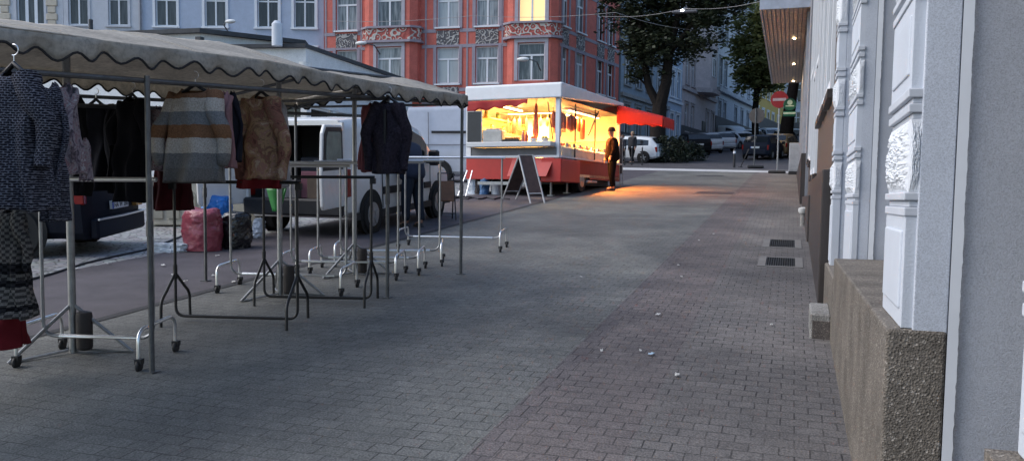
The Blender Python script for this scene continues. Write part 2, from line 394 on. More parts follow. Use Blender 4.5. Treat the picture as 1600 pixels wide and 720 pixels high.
# the irregular edge of the lane tar over the paving
mb = MB(); pts = []
for i in range(60):
    y = -3 + i * .4; pts.append((-5.46 + .05 * noise.noise((y * 1.3, 0, 0)) + .02 * noise.noise((y * 5, 3, 0)), y))
mb.add([(-5.56, p[1], G(-5.56, p[1]) + .013) for p in pts] + [(p[0], p[1], G(*p) + .013) for p in pts], [(i, 60 + i, 61 + i, i + 1) for i in range(59)])
tag(mb.build('lane_edge', mat('tar', (.028, .027, .029), .8, bump=.6)), kind='structure')

# ---------------------------------------------------------------- windows and facades
WCACHE = {}
def window(root, x, z, w, h, style='cross', pane=PANE, frame=WTR, T=(0, 0, 0), y=.13, lit=None, name='window'):
    """one window: its frame, with the panes as a sub-part"""
    key = (round(w, 2), round(h, 2), style, pane.name if not lit else lit.name, frame.name)
    if key not in WCACHE:
        fb = MB(); t = .075; a = w / 2
        fb.bx(-a, -a + t, 0, .07, 0, h); fb.bx(a - t, a, 0, .07, 0, h)
        fb.bx(-a + t, a - t, .002, .068, 0, t); fb.bx(-a + t, a - t, .002, .068, h - t, h)
        zt = h * .68
        if style == 'cross':
            fb.bx(-.055, .055, -.012, .066, t, zt - .05); fb.bx(-a + t, a - t, -.015, .066, zt - .05, zt + .05); 
        elif style == 'crossfull':
            fb.bx(-.05, .05, -.012, .066, t, h - t); fb.bx(-a + t, -.05, -.006, .066, zt - .045, zt + .045); fb.bx(.05, a - t, -.006, .066, zt - .045, zt + .045)
        elif style == 'triple':
            for q in (-w / 6, w / 6): fb.bx(q - .1, q + .1, -.012, .066, t, h - t)
            for q0, q1 in ((-a + t, -w / 6 - .1), (-w / 6 + .1, w / 6 - .1), (w / 6 + .1, a - t)): fb.bx(q0, q1, -.006, .066, zt - .04, zt + .04)
        gb = MB(); gb.bx(-a + .02, a - .02, .03, .045, .02, h - .02)
        WCACHE[key] = (fb.mesh(name, frame), gb.mesh('pane', lit or pane))
    fm, gm = WCACHE[key]
    ox, oy, an = T; ca, sa = math.cos(an), math.sin(an)
    o = bpy.data.objects.new(name, fm); COL.objects.link(o); o.parent = root
    o.location = (ox + ca * x - sa * y, oy + sa * x + ca * y, z); o.rotation_euler = (0, 0, an)
    g = bpy.data.objects.new('pane', gm); COL.objects.link(g); g.parent = o
    return o
def wall_holes(mb, W, z0, z1, holes, rev=.2, m=0, T=None, x0=0.0):
    xs = sorted({x0, W, *[h[0] for h in holes], *[h[1] for h in holes]}); zs = sorted({z0, z1, *[h[2] for h in holes], *[h[3] for h in holes]})
    for i in range(len(xs) - 1):
        for j in range(len(zs) - 1):
            cx, cz = (xs[i] + xs[i + 1]) / 2, (zs[j] + zs[j + 1]) / 2
            if any(h[0] < cx < h[1] and h[2] < cz < h[3] for h in holes): continue
            mb.quad((xs[i], 0, zs[j]), (xs[i + 1], 0, zs[j]), (xs[i + 1], 0, zs[j + 1]), (xs[i], 0, zs[j + 1]), m, T)
    for a, b, c, d in [h[:4] for h in holes]:
        mb.quad((a, 0, c), (a, rev, c), (b, rev, c), (b, 0, c), m, T); mb.quad((a, 0, d), (b, 0, d), (b, rev, d), (a, rev, d), m, T)
        mb.quad((a, 0, c), (a, 0, d), (a, rev, d), (a, rev, c), m, T); mb.quad((b, 0, c), (b, rev, c), (b, rev, d), (b, 0, d), m, T)
def building(name, label, pl, pr, z1, cols, rows, wm, depth=9.0, ww=1.3, style='crossfull', pane=PANE, surround=None, bands=(), plinth=None, door=None, rel=False, cat='building', bandm=None, sill=True, roofm=None, skip=()):
    """a house front from pl to pr; cols = centres of windows along it, rows = (sill, head) heights"""
    pl, pr = Vector((pl[0], pl[1])), Vector((pr[0], pr[1])); dv = pr - pl; W = dv.length; rz = math.atan2(dv.y, dv.x)
    zb = min(G(pl.x, pl.y), G(pr.x, pr.y)) - .6
    r = thing(name, label, cat, (pl.x, pl.y, 0), rz)
    holes = [(c - ww / 2, c + ww / 2, a, b) for ri, (a, b) in enumerate(rows) for ci, c in enumerate(cols) if (ri, ci) not in skip]
    mb = MB(); wall_holes(mb, W, zb, z1, holes)
    mb.quad((0, 0, zb), (0, 0, z1), (0, depth, z1), (0, depth, zb)); mb.quad((W, 0, zb), (W, depth, zb), (W, depth, z1), (W, 0, z1))
    mb.quad((0, depth, zb), (0, depth, z1), (W, depth, z1), (W, depth, zb))
    mb.build('wall', wm, r)
    ro = MB(); ro.ext([(-.35, z1), (-.35, z1 + .18), (depth / 2, z1 + 3.2), (depth + .3, z1 + .18), (depth + .3, z1)], 'x', -.02, W + .02)
    ro.build('roof', roofm or mat('roof_slate', (.06, .062, .068), .7, var=.25), r)
    for hh in holes:
        window(r, (hh[0] + hh[1]) / 2, hh[2], ww, hh[3] - hh[2], style, pane)
    if surround or bands:
        for a, b, c, d in holes:
            sb = MB()
            if surround:
                sb.bx(a - .16, a, -.05, .05, c - .02, d + .14); sb.bx(b, b + .16, -.05, .05, c - .02, d + .14); sb.bx(a, b, -.053, .05, d + .002, d + .16)
                sb.bx(a - .22, b + .22, -.11, .05, d + .17, d + .27)
            if sill: sb.bx(a - .2, b + .2, -.13, .05, c - .13, c - .022)
            if surround: sb.build('window_surround', surround, r)
        for z, h_, p_ in bands: MB().bx(-.01, W + .01, -p_, .03, z, z + h_).build('string_course', bandm or surround, r)
    if plinth:
        pb = MB(); pb.bx(-.012, W + .012, -.08, .05, zb, max(G(pl.x, pl.y), G(pr.x, pr.y)) + plinth); pb.build('plinth', mat('plinth_dark', (.09, .088, .088), .8, var=.2), r)
    return r, W, rz

# --- red corner house
RC = Vector((-13.31, 49.14)); RL = Vector((-28.35, 47.83)); RE = Vector((-11.54, 58.29))
dv = RC - RL; rz_red = math.atan2(dv.y, dv.x)
red = thing('corner_house', 'red plastered corner house with lilac trim, ornamented balconies and white windows', 'building', (RL.x, RL.y, 0), rz_red)
Wl = dv.length
an = math.atan2((RE - RC).y, (RE - RC).x) - rz_red; Ws = (RE - RC).length
TS = Matrix.Translation((Wl, 0, 0)) @ Matrix.Rotation(an, 4, 'Z')
rowsR = [(4.7, 6.9), (8.36, 10.56), (11.77, 14.1), (15.3, 17.4)]
wx = [(1.5, 1.42), (8.16, 1.42), (10.64, 1.42)]
holes = [(c - w / 2, c + w / 2, a, b) for c, w in wx for a, b in rowsR]
sidex = [(.78, .85), (2.95, 1.25), (6.1, 1.15), (7.85, 1.15)]
holes_s = [(c - w / 2, c + w / 2, a - .05, b - .05) for c, w in sidex for a, b in rowsR]
mb = MB(); wall_holes(mb, Wl, 2.8, 19, holes); wall_holes(mb, Ws, 2.8, 19, holes_s, T=TS)
mb.add([(0, 0, 2.8), (0, 0, 19), (0, 14, 19), (0, 14, 2.8)], [(0, 1, 2, 3)])
mb.build('wall', RED, red)
mb = MB(); e = TS @ Vector((Ws + .2, 0, 0)); mb.prism([(-.3, -.5), (Wl + .5, -.5), (e.x + .3, e.y), (e.x - 6, e.y + 6), (0, 14)], 19, 19.5); mb.build('roof', mat('roof_slate', (.06, .062, .068), .7, var=.25), red)
for a, b, c, d in holes: window(red, (a + b) / 2, c, b - a, d - c, 'cross')
for a, b, c, d in holes_s: window(red, (a + b) / 2, c, b - a, d - c, 'cross', PAND if a > 5 else PANE, T=(Wl, 0, an))
def bay(x0, x1, lit_row):
    mb = MB(); p = .72; ch = .45
    poly = [(x0, .02), (x0 + .05, -p * .55), (x0 + ch, -p), (x1 - ch, -p), (x1 - .05, -p * .55), (x1, .02)]
    wa, wb = (x0 + x1) / 2 - .82, (x0 + x1) / 2 + .82
    hs = [(wa, wb, a, b) for a, b in rowsR[1:]]
    for i in range(5):
        if i == 2: continue
        (ax, ay), (bx_, by) = poly[i], poly[i + 1]
        mb.quad((ax, ay, 7.6), (bx_, by, 7.6), (bx_, by, 18), (ax, ay, 18))
    wall_holes(mb, x1 - ch, 7.6, 18, hs, .22, T=Matrix.Translation((0, -p, 0)), x0=x0 + ch)
    mb.add([(q[0], q[1], 7.6) for q in poly], [(0, 1, 2, 3, 4, 5)]); mb.add([(q[0], q[1], 18) for q in poly], [(5, 4, 3, 2, 1, 0)])
    b = mb.build('bay', RED, red)
    for k, (a, c) in enumerate(rowsR[1:]):
        window(red, (wa + wb) / 2, a, wb - wa, c - a, 'cross', y=-p + .13, lit=(m_emit('lit_curtain', (1.0, .70, .32), .2) if k == lit_row else None))
    tb = MB()
    for a, c in rowsR[1:]:
        tb.bx(wa - .2, wa, -p - .05, -p + .03, a, c + .02); tb.bx(wb, wb + .2, -p - .05, -p + .03, a, c + .02); tb.bx(wa - .2, wb + .2, -p - .06, -p + .03, c + .022, c + .26)
    tb.build('window_surround', mat('pale_surround', (.42, .40, .45), .7, var=.1), red)
    def ring(o, z0, z1, m, nm):
        q = [(x0 - o, .04), (x0 + .02 - o, -p * .55 - o * .5), (x0 + ch - o * .4, -p - o), (x1 - ch + o * .4, -p - o), (x1 - .02 + o, -p * .55 - o * .5), (x1 + o, .04)]
        bb = MB(); bb.prism(q, z0, z1); bb.build(nm, m, red)
    for z in (10.95, 14.45):
        ring(.12, z, z + .72, m_ornament('ornament_band', (.38, .09, .075), (.52, .50, .46), 3.4), 'ornament_band')
        ring(.22, z - .14, z - .002, LIL, 'ledge'); ring(.22, z + .722, z + .84, LIL, 'ledge')
    ring(.05, 7.4, 7.598, LIL, 'ledge')
bay(2.86, 6.4, -1); bay(11.95, 15.13, 1)
mb = MB()
for zz in (11.55, 10.62, 8.0, 7.2, 14.2, 15.1):
    for a, b in ((0, .74), (2.26, 2.8), (6.5, 7.4), (8.92, 9.92), (11.36, 11.9)): mb.bx(a, b, -.035, .05, zz - .1, zz + .1)
    mb.bx(.02, Ws - .02, -.035, .05, zz - .17, zz + .03, T=TS)
for x in (.1, 2.5, 6.75, 9.4, 11.6): mb.bx(x - .05, x + .05, -.03, .05, 3, 18.9)
for c, w in wx:
    for a, b in rowsR:
        for s in (-1, 1): mb.bx(c + s * (w / 2 + .11) - .1, c + s * (w / 2 + .11) + .1, -.052, .05, a - .1, b + .1)
        mb.bx(c - w / 2 - .01, c + w / 2 + .01, -.05, .05, b + .01, b + .14)
for c, w in sidex:
    for a, b in rowsR:
        for s in (-1, 1): mb.bx(c + s * (w / 2 + .09) - .08, c + s * (w / 2 + .09) + .08, -.052, .05, a - .1, b + .1, T=TS)
mb.build('trim', LIL, red)
ORN = m_ornament('ornament_grey', (.12, .115, .125), (.46, .44, .42), 4.2)
for ws_, T_, d1, d2 in ((wx, None, .2, .012), (sidex, TS, .25, .062)):
    for c, w in ws_:
        for a, b in rowsR[1:3]:
            MB().bx(c - w / 2, c + w / 2, -.042, .04, a - 1.14, a - d1, T=T_).build('ornament_panel', ORN, red)
            MB().bx(c - w / 2 - .1, c + w / 2 + .1, -.16, .1, a - d2 - .088, a - d2, T=T_).build('window_sill', WTR, red)
mb = MB(); mb.bx(.05, Wl - .02, -.2, .06, 7.62, 7.72); mb.build('shop_ledge', mat('ledge_dark', (.1, .1, .12), .6), red)
mb = MB(); mb.bx(9.0, 9.55, -.5, -.02, 6.2, 7.6); mb.build('wall_banner', mat('blue_panel', (.05, .14, .28), .6), red)

# --- grey houses behind the pavilion
gl = Vector((-48.37, 41.89)); gr = Vector((-28.75, 48.34)); gd = (gr - gl).normalized()
def gpt(u): return gl + gd * u
GW = m_rough_plaster('grey_white_render', (.58, .60, .65), 40., .1, .12)
GBL = m_rough_plaster('blue_grey_render', (.44, .51, .64), 40., .1, .12)
CRM = mat('cream_stone', (.55, .49, .40), .8, var=.12)
rows_g = [(5.1, 7.3), (8.5, 10.7), (12.1, 14.5), (15.8, 18)]
gh1, W1, _ = building('quoined_house', 'grey town house with cream quoins and a three-light window at the left edge', gpt(-5), gpt(4.05), 19, [1.9, 6.97], rows_g, GW, ww=1.75, style='triple', pane=PAND, surround=GW, bands=((11.2, .12, .06),), bandm=GW)
for x in (5.35, 8.35):
    mb = MB()
    for k in range(34): mb.rbx(x - (.36 if k % 2 else .26), x + (.36 if k % 2 else .26), -.09, .05, 4 + k * .44, 4 + k * .44 + .41, .04)
    mb.build('quoin_strip', CRM, gh1)
gh2, _, _ = building('grey_house', 'pale grey rendered house with white casements between quoined and blue houses', gpt(4.07), gpt(9.0), 19, [.95, 3.5], rows_g, GW, ww=1.25, pane=PAND, surround=GW, bandm=GW)
gh3, _, _ = building('blue_grey_house', 'blue-grey rendered house with white casements beside the red house', gpt(9.02), gpt(20.7), 19, [1.6, 4.75, 8.1, 10.1 + .35], rows_g, GBL, ww=1.35, pane=PAND, surround=WTR, bandm=WTR)
mb = MB(); mb.tube([(0, -.1, 3), (0, -.1, 19)], .07); mb.build('drainpipe', mat('zinc', (.2, .21, .24), .5, .4), gh3)

# --- left side of the climbing street
LE = Vector((-11.5, 58.5))
ST = [(-11.45, 58.6), (-8.95, 72.6), (-7.15, 84.1), (-4.35, 101.4), (-1.3, 119.), (1.6, 140.)]
BLU = m_rough_plaster('blue_render', (.32, .40, .48), 40., .15, .25)
WBL = m_rough_plaster('white_blue_render', (.45, .55, .68), 40., .15, .12)
BEI = m_rough_plaster('beige_render', (.60, .52, .52), 40., .15, .2)
PAL = m_rough_plaster('pale_render', (.56, .60, .66), 40., .15, .2)
YEL = m_rough_plaster('yellow_render', (.58, .42, .13), 40., .15, .15)
def lerp(a, b, t): return (a[0] + (b[0] - a[0]) * t, a[1] + (b[1] - a[1]) * t)
def rws(z, n=6, h=2.1, st=3.5): return [(z + i * st, z + i * st + h) for i in range(n)]
building('blue_house', 'dull blue house with stone ornament behind the big dark tree', ST[0], lerp(ST[0], ST[1], .74), 22, [1.3, 3.6, 5.9, 8.3], rws(6.0, 5), BLU, ww=1.1, pane=PAND, surround=mat('ornament_stone', (.30, .31, .31), .8, var=.2), bands=((8.6, .25, .2), (12.2, .25, .15)), plinth=.8)
building('narrow_house', 'narrow pale blue house squeezed between blue and beige houses', lerp(ST[0], ST[1], .742), lerp(ST[0], ST[1], .998), 23, [1.0, 2.6], rws(6.3, 5), WBL, ww=.85, pane=PAND, surround=WTR, bands=((9.3, .2, .15),), plinth=.6)
bh, BW_, brz = building('bay_house', 'beige town house with a projecting bay over its street door', ST[1], ST[2], 25, [1.5, 3.4, 8.6, 10.6], rws(7.3, 5, 2.3, 4.0), BEI, ww=.95, pane=PAND, surround=mat('beige_trim', (.42, .37, .37), .8), bands=((10.7, .3, .2),), plinth=1.0)
mb = MB(); mb.prism([(4.2, .03), (5.0, -1.1), (7.4, -1.1), (8.2, .03)], 11.3, 23.5); mb.build('bay', BEI, bh)
mb = MB(); mb.prism([(3.9, .04), (4.85, -1.4), (7.55, -1.4), (8.5, .04)], 10.9, 11.29); mb.build('bay_base', mat('beige_trim', (.42, .37, .37), .8), bh)
for z in (12.4, 16.4, 20.2): window(bh, 6.2, z, 1.2, 2.4, 'crossfull', PAND, y=-1.16)
mb = MB(); mb.bx(6.7, 7.9, -.06, .04, 5.2, 8.6); mb.build('door', mat('dark_door', (.03, .025, .022), .5), bh)
building('pale_house', 'pale grey-blue house with arched street windows behind the parked van', ST[2], lerp(ST[2], ST[3], .98), 27, [1.6, 3.6, 8.5, 11.5, 14.5], rws(8.6, 5, 2.5, 4.1), PAL, ww=1.1, pane=PAND, surround=mat('pale_trim', (.44, .46, .5), .8), bands=((11.9, .35, .4),), plinth=1.2)
building('yellow_house', 'yellow ochre house at the top of the street', lerp(ST[2], ST[3], 1.0), ST[4], 24, [2, 5, 8, 11, 14.5], rws(10, 4, 2.2, 3.7), YEL, ww=1.2, pane=PAND, surround=WTR, plinth=1.3)
building('end_house', 'far grey house closing the top of the street', ST[4], (14, 128), 21, [2, 5, 8, 11], rws(11, 3, 2.2, 3.7), PAL, ww=1.2, pane=PAND, surround=WTR, plinth=1.)
building('cream_house', 'cream house catching warm light beyond the canopy on the right', (1.05, 96), (.85, 52.), 11, [4, 9, 14, 20, 26, 32, 38], rws(6, 1, 2.2, 3.7), mat('cream_render', (.62, .52, .38), .8, var=.1), ww=1.3, pane=PAND, surround=WTR, plinth=1.)
# ---------------------------------------------------------------- flat-roofed pavilion
PW = m_rough_plaster('pavilion_white', (.72, .73, .73), 60., .1, .15)
FAS = mat('roof_felt', (.045, .047, .052), .7, var=.3)
Ep = atZ(477, 68, 6.4); Fp = atZ(650, 128, 6.4); Dp = atZ(330, 70, 6.4)
Bp = atZ(312, 44, 6.9); Cp = atZ(477, 63, 6.9); Ap = atZ(54, 54, 6.9)
pav = thing('market_pavilion', 'white flat-roofed pavilion with dark roof edge behind the stall canopy', 'pavilion', (Ep.x, Ep.y, 0))
def loc2(p): return Vector((p.x - Ep.x, p.y - Ep.y))
e, f_, d_, b_, c_, a_ = map(loc2, (Ep, Fp, Dp, Bp, Cp, Ap))
dd = (f_ - e).normalized(); nn = Vector((dd.y, -dd.x))          # nn points out of the side wall
back = Vector((-9, 5))
low = [d_, e, f_, f_ + back, d_ + Vector((-3, 14))]
up = [a_, b_, c_, c_ + Vector((-4, 9)), a_ + Vector((-2, 14))]
def inset(poly, k):
    cx = sum((p for p in poly), Vector((0, 0))) / len(poly); return [p + (cx - p).normalized() * k for p in poly]
mb = MB(); mb.prism(low, 6.28, 6.4); mb.prism(up, 6.76, 6.9); mb.build('roof_slab', FAS, pav)
mb = MB(); mb.prism(inset(low, .16), 4.35, 6.278); mb.prism(inset(up, .2), 1.0, 6.758); mb.build('wall', PW, pav)
mb = MB(); mb.prism(inset(low, .4), 1.0, 4.348); mb.build('glazing', PAND, pav)
mb = MB()
li = inset(low, .14)
for p, q in ((li[0], li[1]), (li[1], li[2])):
    L_ = (q - p).length; k = max(3, int(L_ / 1.6)); an_ = math.atan2((q - p).y, (q - p).x)
    for i in range(k + 1):
        c = p.lerp(q, i / k); mb.bx(-.13, .13, -.1, .12, 1.0, 4.4, T=Tm(c.x, c.y, 0, an_))
    for z in (5.1, 5.55, 4.42): mb.bx(0, L_, -.06, .05, z, z + .07, T=Tm(p.x, p.y, 0, an_))
    mb.bx(0, L_, -.06, .06, 1.0, 2.6, T=Tm(p.x, p.y, 0, an_))
mb.build('pilaster', PW, pav)
mb = MB(); c = inset(low, .12)[1]; mb.lathe([(.2, 5.0), (.2, 5.45), (.26, 5.5), (.26, 5.6), (.2, 5.62), (.22, 5.8)], (c.x, c.y, 0)); mb.build('corner_column', PW, pav)
mb = MB(); bb = inset(up, -.02)[1]; mb.bx(-.1, .1, -.1, .1, 6.2, 6.6, T=Tm(bb.x, bb.y, 0)); mb.build('bracket', FAS, pav)
mb = MB(); p = loc2(atZ(433, 60, 6.55)); mb.lathe([(.17, 6.3), (.17, 7.0), (.08, 7.1)], (p.x, p.y, 0), 14); mb.build('roof_vent', WPL, pav)
mb = MB(); p = loc2(atZ(142, 48, 6.95)); mb.lathe([(.12, 6.85), (.07, 6.95), (.07, 7.3), (.05, 7.32)], (p.x, p.y, 0), 10); mb.build('roof_pipe', FAS, pav)

# ---------------------------------------------------------------- ornate white building on the right
th = thing('ornate_building', 'white and grey building with rock-faced pilasters on a washed-stone plinth at the right', 'building', (.32, 3.06, 0))
def R_(x, y): return x - .32, y - 3.06
def rb(mb, X0, X1, Y0, Y1, z0, z1, m=0): return mb.bx(X0 - .32, X1 - .32, Y0 - 3.06, Y1 - 3.06, z0, z1, m)
mb = MB(); mb.prism([(0, 0), (.185, 0), (.185, .34), (.9, .34), (.9, 3.57), (0, 3.57)], -.2, 1.125); mb.build('plinth', AGG, th, bevel=.01)
mb = MB(); mb.rbx(-.0, .9, 3.6, 5.2, -.1, .98, .012); mb.build('rear_plinth', AGG, th, sharp=30)
mb = MB(); rb(mb, .445, 1.2, .4, 2.16, -.3, .985); mb.build('near_plinth', AGG, th)
mb = MB(); rb(mb, .53, 3.5, 3.07, 3.42, -.2, 6.5); rb(mb, .585, 3.5, 6.66, 7.52, .9, 6.5); rb(mb, .75, 3.5, 3.42, 6.66, 1.0, 1.3); rb(mb, .75, 3.5, 3.42, 6.66, 4.4, 6.5)
rb(mb, .95, 3.5, 7.52, 7.95, .9, 6.5); rb(mb, .56, 3.5, 7.95, 8.25, .9, 6.5); rb(mb, .85, 3.5, .3, 3.07, 2.9, 6.5); mb.build('wall', GPL, th)
mb = MB(); rb(mb, .40, .505, 3.066, 3.4, 1.0, 6.5); mb.build('smooth_jamb', GSM, th, bevel=.004); mb = MB(); rb(mb, .47, .55, 6.65, 7.5, 1.0, 6.5); mb.build('smooth_jamb', GSM, th, bevel=.004); mb = MB(); rb(mb, .42, .5, 7.94, 8.22, .9, 6.5); mb.build('smooth_jamb', GSM, th, bevel=.004)
mb = MB()
def ragged(X, Y, w, z0, z1):
    k = 420; vs = []
    for i in range(k + 1):
        z = z0 + (z1 - z0) * i / k; j = .0018 * noise.noise((X * 9, Y, z * 9)) + .0035 * noise.noise((X, Y * 7, z * 61))
        vs += [(X - .32, Y - 3.06, z), (X - .32 + w + j, Y - 3.06, z)]
    mb.add(vs, [(2 * i, 2 * i + 1, 2 * i + 3, 2 * i + 2) for i in range(k)])
ragged(.503, 3.046, .032, -.2, 6.4); mb.build('white_margin', WTR, th); mb = MB(); ragged(.55, 6.64, .035, 1.0, 6.4); mb.build('white_margin', WTR, th)
mb = MB(); rb(mb, 1.0, 1.05, 3.42, 6.66, 1.3, 4.4); mb.build('window_frame', WTR, th)
mb = MB(); rb(mb, .985, .999, 3.55, 5.0, 1.4, 4.3); rb(mb, .985, .999, 5.1, 6.55, 1.4, 4.3); mb.build('shop_pane', PAND, th)
mb = MB(); rb(mb, 1.2, 1.3, .3, 3.06, -.3, 2.9); mb.build('door', mat('door_dark', (.03, .03, .035), .4), th)
def rock(mb, X0, X1, Y0, Y1, z0, z1, seed, amp=.02):
    """rock-faced block: its street face and its near side hewn rough"""
    n_ = 76
    def bul(u, v):
        e_ = min(u, 1 - u, v, 1 - v) * 5; k = min(1, e_)
        d0 = noise.voronoi((u * 11 + seed, v * 15, seed))[0][0]; d1 = noise.voronoi((u * 22, v * 30 + seed, seed))[0][0]
        return k * amp * (.55 + .22 * noise.noise((u * 2 + seed, v * 3, seed)) + .5 * math.sqrt(max(0, 1 - (d0 / .75) ** 2)) + .42 * math.sqrt(max(0, 1 - (d1 / .7) ** 2)))
    mb.grid(lambda u, v: (X0 - .32 - bul(u, v), Y1 - 3.06 - (Y1 - Y0) * u, z0 + (z1 - z0) * v), n_, n_, 0, False)
    mb.grid(lambda u, v: (X0 - .32 + (X1 - X0) * u, Y0 - 3.06 - .4 * bul(u, v) * (0 if u < .02 else 1), z0 + (z1 - z0) * v), n_, n_, 0, False)
def pier(X, Xb, Y0, Y1, zb, zt, seed, ph=1.5):
    sh = MB(); MG = mat('moulding_grey', (.54, .57, .62), .7, var=.08); RKW = mat('rock_white', (.70, .73, .77), .75, var=.05)
    pn = MB()
    rb(sh, X + .035, Xb, Y0 + .02, Y1 - .02, ph, zt)
    rb(pn, X - .008, X + .01, Y0 + .05, Y1 - .05, zb + .06, ph - .05); pn.build('pilaster_panel', WPL, th, bevel=.006)
    rb(sh, X, Xb, Y0, Y1, zb, ph)
    z = ph; s_ = seed
    def moul(z, hs):
        mo = MB()
        for k, (h_, p_) in enumerate(hs): rb(mo, X - p_, Xb, Y0 - p_ * .7, Y1 + p_ * .5, z, z + h_); z += h_ + .0005
        mo.build('pilaster_moulding', MG, th, bevel=.004); return z
    while z < 4.6:
        z = moul(z, [(.03, .006), (.022, -.008), (.026, .008)])
        rk = MB(); rock(rk, X + .005, Xb, Y0, Y1, z, z + .24, s_); rk.build('rock_faced_block', RKW, th); rb(sh, X + .006, Xb, Y0 + .002, Y1, z, z + .24); z += .24; s_ += 3.7
        z = moul(z, [(.02, -.008), (.03, .006), (.018, -.006), (.03, .009)])
        pn = MB(); rb(pn, X - .006, X + .01, Y0 + .06, Y1 - .06, z + .05, z + .25); pn.build('pilaster_panel', WPL, th, bevel=.006); rb(sh, X, Xb, Y0 + .01, Y1, z, z + .30); z += .30
    sh.build('pilaster_shaft', WPL, th, bevel=.006)
    return
    mo.build('pilaster_moulding', mat('moulding_grey', (.50, .49, .52), .7, var=.08), th, bevel=.004); rk.build('rock_faced_block', mat('rock_white', (.70, .73, .77), .75, var=.05), th); pn.build('pilaster_panel', WPL, th, bevel=.008)
pier(.365, .405, 3.075, 3.66, 1.127, 6.4, 1.0)
pier(.435, .475, 6.64, 7.5, 1.0, 6.4, 11.3, 1.52); pier(.35, .42, 7.93, 8.2, .95, 6.4, 23.1, 1.56)
pier(.502, .86, 1.5, 2.12, .99, 6.4, 5.2, 1.3)
# --- brown shop front next door
bs = thing('brown_shop', 'dark brown clad shop front with narrow white window frames beyond the ornate building', 'building', (.30, 8.3, 0))
def bb_(mb, X0, X1, Y0, Y1, z0, z1): return mb.bx(X0 - .30, X1 - .30, Y0 - 8.3, Y1 - 8.3, z0, z1)
mb = MB(); bb_(mb, .36, 4, 8.27, 20, -.2, 6.5); mb.build('wall', BRN, bs)
mb = MB(); bb_(mb, .27, .37, 8.262, 13.1, .2, 1.83); bb_(mb, .245, .37, 13.1, 20, .4, 1.62); mb.build('base', BRD, bs, bevel=.01)
for y0, y1, z0 in ((8.75, 9.9, 2.62), (10.3, 11.5, 2.64), (11.9, 13.0, 2.66), (13.5, 14.6, 1.95), (15.2, 16.4, 1.98), (17.0, 18.2, 2.3), (18.6, 19.6, 2.4)):
    mb = MB(); mp = MB(); ms = MB(); bb_(mb, .325, .37, y0, y0 + .1, z0, 6.3); bb_(mb, .325, .37, y1 - .1, y1, z0, 6.3); bb_(mb, .327, .37, y0 + .1, y1 - .1, z0, z0 + .1)
    bb_(mb, .328, .37, y0 + .1, y1 - .1, z0 + 1.7, z0 + 1.8); bb_(mp, .35, .37, y0 + .1, y1 - .1, z0 + .1, 6.3); bb_(ms, .30, .37, y0 - .05, y1 + .05, z0 - .09, z0 - .01)
    fo = mb.build('window', WTR, bs); mp.build('pane', PAND, fo); ms.build('window_sill', BRD, fo)
# --- canopy building
cb = thing('canopy_building', 'grey shop building with a slatted wooden canopy and three small ceiling spots', 'building', (.3, 20.2, 0))
def cc(mb, X0, X1, Y0, Y1, z0, z1): return mb.bx(X0 - .3, X1 - .3, Y0 - 20.2, Y1 - 20.2, z0, z1)
mb = MB(); cc(mb, .30, 5, 20.1, 36.6, .5, 8.2); mb.build('wall', mat('grey_panel', (.26, .27, .30), .6, var=.12), cb)
mb = MB(); cc(mb, .2, .31, 20.3, 36.5, .8, 2.6); mb.build('base', BRD, cb)
for y in (22, 25, 28, 31, 34): mb = MB(); cc(mb, .24, .31, y, y + .35, 1.2, 6.1); mb.build('pillar', mat('grey_panel2', (.33, .34, .37), .6), cb)
mb = MB()
for k in range(10):
    x0 = -.80 + k * .105; cc(mb, x0, x0 + .078, 21.7, 35.6, 6.15, 6.18)
mb.build('soffit_slats', mat('warm_wood', (.42, .35, .31), .55, var=.3, scale=7), cb)
mb = MB(); cc(mb, -.82, .3, 21.7, 35.62, 6.185, 6.62); mb.build('canopy_deck', mat('grey_panel', (.26, .27, .30), .6), cb)
mb = MB(); cc(mb, -.86, .3, 21.62, 21.7, 6.12, 6.9); cc(mb, -.87, -.82, 21.7, 35.6, 6.12, 6.66); mb.build('fascia', mat('fascia_grey', (.36, .40, .47), .5), cb)
for y in (25.8, 30.6, 35.0):
    m2 = MB(); m2.lathe([(.032, 6.128), (.036, 6.148)], (-.05 - .3, y - 20.2, 0), 14); m2.build('ceiling_spot', m_emit('spot_glow', (1, .72, .36), 14.0), cb)
    l = bpy.data.lights.new('spot', 'SPOT'); l.energy = 22; l.color = (1, .66, .34); l.spot_size = 2.3; l.spot_blend = .6; l.shadow_soft_size = .05
    lo = bpy.data.objects.new('spot_light', l); COL.objects.link(lo); lo.location = (-.05, y, 6.11)

